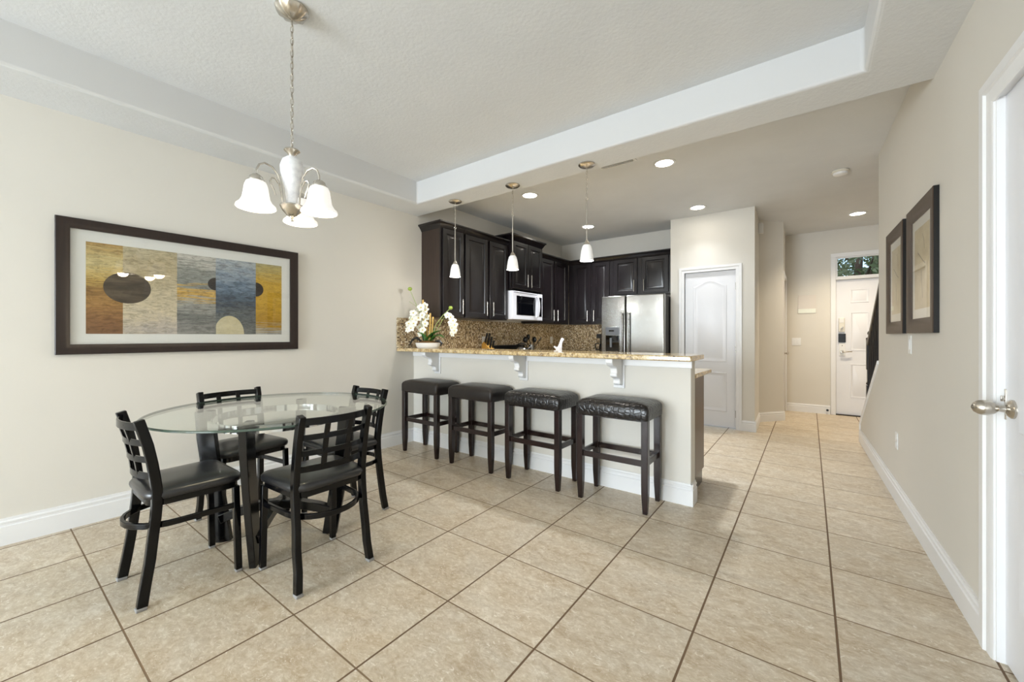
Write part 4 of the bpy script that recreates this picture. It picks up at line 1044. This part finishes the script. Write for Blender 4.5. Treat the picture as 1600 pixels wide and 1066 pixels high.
# ------------------------------------------------------------------ stair railing
def railing():
    t = thing('stair_railing', 'black stair railing with newel post behind the sloping half wall', 'railing', (0, 0, 0))
    n = MB().box(-0.045, 0.045, -0.045, 0.045, 0.0, 0.62).box(-0.038, 0.038, -0.038, 0.038, 0.62, 1.0)
    n.lathe([(0.036, 0.62), (0.05, 0.64), (0.036, 0.67), (0.03, 0.75)], n=16)
    n.box(-0.045, 0.045, -0.045, 0.045, 0.80, 1.14)
    n.lathe([(0.05, 1.14), (0.05, 1.155), (0.022, 1.17), (0.022, 1.18), (0.035, 1.195), (0.038, 1.212), (0.03, 1.232), (0.0, 1.243)], n=16)
    n.build('newel_post', M_RAIL, t, loc=(0.56, 6.03, 0), bevel=0.003)
    def rz_(y): return 1.09 + (6.0 - y) * 0.66
    MB().sweep([(0.545, 6.0, rz_(6.0)), (0.56, 4.80, rz_(4.80))], (1, 0, 0), 0.06, 0.06).build('handrail', M_RAIL, t, bevel=0.012, seg=3)
    for i in range(10):
        y = 5.86 - i * 0.115
        zb = 0.965 - (y - 4.735) * 0.615 + 0.02
        x = 0.594 - 0.0228 * y + 0.075
        zt = rz_(y) - 0.02
        MB().lathe([(0.017, zb), (0.017, zb + 0.12), (0.012, zb + 0.16), (0.02, zb + 0.2), (0.012, zb + 0.26), (0.011, (zb + zt) / 2), (0.018, zt - 0.25), (0.014, zt - 0.2), (0.014, zt)], (x, y, 0), 10).build('baluster', M_RAIL, t)
railing()

# ------------------------------------------------------------------ orchid arrangement on the bar
def orchids():
    base = Vector((-3.30, 2.93, 1.0505))
    t = thing('orchid_arrangement', 'white silk orchids in a low white dish on the bar by the wall', 'flower arrangement', base)
    rt = Vector((0.803, 0.596, 0)); fw = Vector((-0.596, 0.803, 0))
    def W(r, z, f=0.0): return tuple(rt * r + fw * f + Vector((0, 0, z)))
    M_DISH = plain('white_ceramic_dish', (236, 234, 230), 0.25, var=0.01)
    M_LEAF = plain('waxy_green_leaf', (72, 128, 58), 0.35, var=0.3, vscale=14)
    M_LEAF2 = plain('dark_green_leaf', (38, 72, 44), 0.35, var=0.3, vscale=14)
    M_PETAL = plain('white_petal', (246, 244, 232), 0.6, var=0.03)
    M_LIP = plain('yellow_lip', (214, 196, 90), 0.6)
    M_STEM = plain('green_stem', (150, 168, 96), 0.5, var=0.1)
    M_CANE = plain('gilded_cane', (206, 170, 92), 0.4, var=0.15)
    M_MOSS = plain('brown_moss', (120, 84, 44), 0.9, var=0.4, vscale=60, bump=(90, 0.8, 0.01))
    M_DRIFT = plain('black_strap_leaf', (22, 26, 26), 0.4)
    M_POD = plain('green_pod', (150, 172, 70), 0.55, var=0.15)
    # dish
    def ell(s, z): return [W(0.135 * s * cos(2 * PI * i / 32), z, 0.07 * s * sin(2 * PI * i / 32)) for i in range(32)]
    MB().loft([ell(0.80, 0.0), ell(0.9, 0.01), ell(1.0, 0.055), ell(0.95, 0.056), ell(0.86, 0.02)]).build('dish', M_DISH, t)
    MB().loft([ell(0.93, 0.045), ell(0.85, 0.06), ell(0.5, 0.075), ell(0.1, 0.08)]).build('moss', M_MOSS, t)
    def leaf(p0, p1, wd, droop, mat, nm='leaf'):
        p0 = Vector(p0); p1 = Vector(p1); d = p1 - p0; sd = d.cross(Vector((0, 0, 1)))
        sd = sd.normalized() if sd.length > 1e-4 else Vector((1, 0, 0))
        m = MB(); N = 7; L = []
        for i in range(N):
            k = i / (N - 1); q = p0.lerp(p1, k) + Vector((0, 0, droop * sin(PI * k)))
            ww = wd * max(0.06, sin(PI * min(1, 0.12 + k * 0.88)) ** 0.7)
            up = Vector((0, 0, 0.0025))
            L.append([q + sd * ww, q + up - Vector((0, 0, 0.25 * ww)), q - sd * ww, q - up - Vector((0, 0, 0.25 * ww))])
        m.loft(L).build(nm, mat, t, smooth=60)
    leaf(W(-0.03, 0.07), W(0.15, 0.19, -0.04), 0.05, 0.03, M_LEAF)
    leaf(W(0.0, 0.07), W(-0.10, 0.17, -0.06), 0.042, 0.03, M_LEAF)
    leaf(W(0.02, 0.07), W(0.19, 0.11, -0.06), 0.045, 0.05, M_LEAF)
    leaf(W(0.02, 0.07), W(0.07, 0.22, 0.04), 0.042, 0.02, M_LEAF2)
    leaf(W(0.05, 0.07), W(0.15, 0.13, 0.05), 0.03, 0.05, M_LEAF2)
    leaf(W(-0.04, 0.08), W(-0.06, 0.19, 0.05), 0.026, 0.03, M_LEAF2)
    for pts in ([W(-0.07, 0.07), W(-0.12, 0.11), W(-0.165, 0.09), W(-0.195, 0.03)], [W(0.08, 0.07), W(0.125, 0.075), W(0.15, 0.05), W(0.145, 0.02, -0.06)]):
        MB().tube(pts, [0.011, 0.014, 0.011, 0.004], 8).build('strap_leaf', M_DRIFT, t)
    for r, h, f in ((-0.058, 0.52, 0.02), (-0.02, 0.475, 0.03), (0.025, 0.375, 0.0), (0.05, 0.335, 0.02)):
        MB().tube([W(r * 0.7, 0.06, f), W(r, h, f)], 0.0095, 8).build('cane', M_CANE, t)
    def stem(pts, r=0.003): MB().tube([W(*p) for p in pts], r, 6).build('stem', M_STEM, t)
    stem([(-0.03, 0.07), (-0.09, 0.38), (-0.14, 0.5), (-0.19, 0.62)])
    stem([(0.04, 0.07), (0.08, 0.24), (0.16, 0.35), (0.235, 0.42)], 0.004)
    stem([(0.03, 0.07), (0.10, 0.20), (0.17, 0.325), (0.215, 0.355), (0.26, 0.32), (0.285, 0.24), (0.275, 0.16)], 0.0035)
    stem([(-0.02, 0.07), (-0.05, 0.34), (-0.09, 0.44), (-0.15, 0.40), (-0.20, 0.30), (-0.23, 0.22)], 0.003)
    stem([(-0.05, 0.38), (-0.13, 0.45), (-0.20, 0.50)], 0.002)
    for r, z in ((-0.193, 0.635), (0.245, 0.43)):
        MB().ball(W(r, z), 0.023, 0.023, 0.021).build('seed_pod', M_POD, t)
    def bloom(r, z, f, size, seed):
        rd = random.Random(seed); c = Vector(W(r, z, f))
        nrm = Vector((rd.uniform(-.5, .5), rd.uniform(-.4, .4), 0)) + Vector((0.45, -0.8, rd.uniform(-.2, .5))); nrm.normalize()
        a = nrm.cross(Vector((0, 0, 1))).normalized(); b = a.cross(nrm).normalized()
        ph = rd.uniform(-0.3, 0.3)
        m = MB()
        for k in range(5):
            th = ph + PI / 2 + k * 2 * PI / 5; u = a * cos(th) + b * sin(th); s_ = nrm.cross(u)
            wd = size * (0.48 if k in (1, 4) else 0.36); L = []
            for q, wq, lift in ((0.06, 0.25, 0), (0.3, 0.8, 0.05), (0.6, 1.0, 0.10), (0.85, 0.7, 0.06), (1.0, 0.15, 0.0)):
                p = c + u * size * q + nrm * size * lift
                L.append([p + s_ * wd * wq, p + nrm * 0.0015 + nrm * size * 0.06 * wq, p - s_ * wd * wq, p - nrm * 0.0015])
            m.loft(L)
        o = m.build('blossom', M_PETAL, t, smooth=60)
        MB().ball(tuple(c + nrm * 0.006), size * 0.17, n=8, m=6).build('lip', M_LIP, o)
    spots = [(-0.06, 0.43), (-0.02, 0.40), (-0.10, 0.40), (-0.05, 0.35), (-0.015, 0.33), (-0.14, 0.37), (-0.10, 0.32), (-0.06, 0.27), (-0.02, 0.26), (-0.17, 0.31), (-0.135, 0.26), (-0.20, 0.26), (-0.09, 0.22),
             (-0.045, 0.19), (-0.215, 0.20), (-0.165, 0.21), (-0.03, 0.45), (-0.08, 0.15)]
    for i, (r, z) in enumerate(spots): bloom(r, z + 0.0, -0.02 + 0.05 * ((i * 37) % 5 - 2) / 2, 0.043, i)
    for i, (r, z) in enumerate([(0.215, 0.35), (0.25, 0.33), (0.275, 0.29), (0.255, 0.265), (0.29, 0.245), (0.265, 0.215), (0.285, 0.185), (0.265, 0.155)]): bloom(r, z, -0.02, 0.04, 50 + i)
orchids()

# ------------------------------------------------------------------ outdoors seen through the transom
struct(MB().box(-14, 14, 8.15, 30, -0.25, -0.13).build('ground', plain('lawn', (92, 116, 62), 0.9, var=0.3, vscale=3)))
struct(MB().box(-14, 14, -18, -5.4, -0.25, -0.13).build('patio_ground', plain('concrete_patio', (190, 186, 178), 0.8, var=0.06)))
M_TLEAF = plain('tree_leaf', (116, 124, 84), 0.6, var=0.5, vscale=3)
M_BARK = plain('tree_bark', (96, 78, 62), 0.9, var=0.3, vscale=12)
def tree(x, y, h, r, seed, label, n=2300):
    rd = random.Random(seed)
    t = thing('tree', label, 'tree', (x, y, -0.13), 0, 'trees beyond the entry')
    tr = MB().tube([(0, 0, 0), (0.05, 0, h * 0.35), (0.0, 0.05, h * 0.6), (0.1, 0.1, h * 0.85)], [0.14, 0.11, 0.08, 0.03], 10)
    for k in range(6):
        a = rd.uniform(0, 2 * PI); z = h * rd.uniform(0.35, 0.6)
        tr.tube([(0, 0, z), (r * 0.45 * cos(a), r * 0.45 * sin(a), z + h * 0.15), (r * 0.8 * cos(a), r * 0.8 * sin(a), z + h * 0.22)], [0.05, 0.035, 0.012], 7)
    tr.build('trunk', M_BARK, t)
    m = MB()
    cl = [(rd.uniform(-r, r) * 0.75, rd.uniform(-r, r) * 0.75, h * rd.uniform(0.35, 0.95)) for _ in range(34)]
    for i in range(n):
        c = rd.choice(cl); p = Vector((c[0] + rd.gauss(0, r * 0.2), c[1] + rd.gauss(0, r * 0.2), c[2] + rd.gauss(0, r * 0.18)))
        d = Vector((rd.gauss(0, 1), rd.gauss(0, 1), rd.gauss(0, 1))).normalized(); s_ = d.cross(Vector((rd.gauss(0, 1), rd.gauss(0, 1), 0.3))).normalized()
        L = rd.uniform(0.07, 0.13); w_ = L * 0.32
        m.add([p - d * L, p + s_ * w_, p + d * L, p - s_ * w_], [(0, 1, 2, 3)])
    m.build('foliage', M_TLEAF, t, smooth=0)
tree(0.9, 12.2, 4.6, 1.7, 4, 'leafy green tree seen through the transom glass, the closer one')
tree(1.7, 17.5, 6.2, 2.1, 9, 'leafy green tree seen through the transom glass, the one farther back')
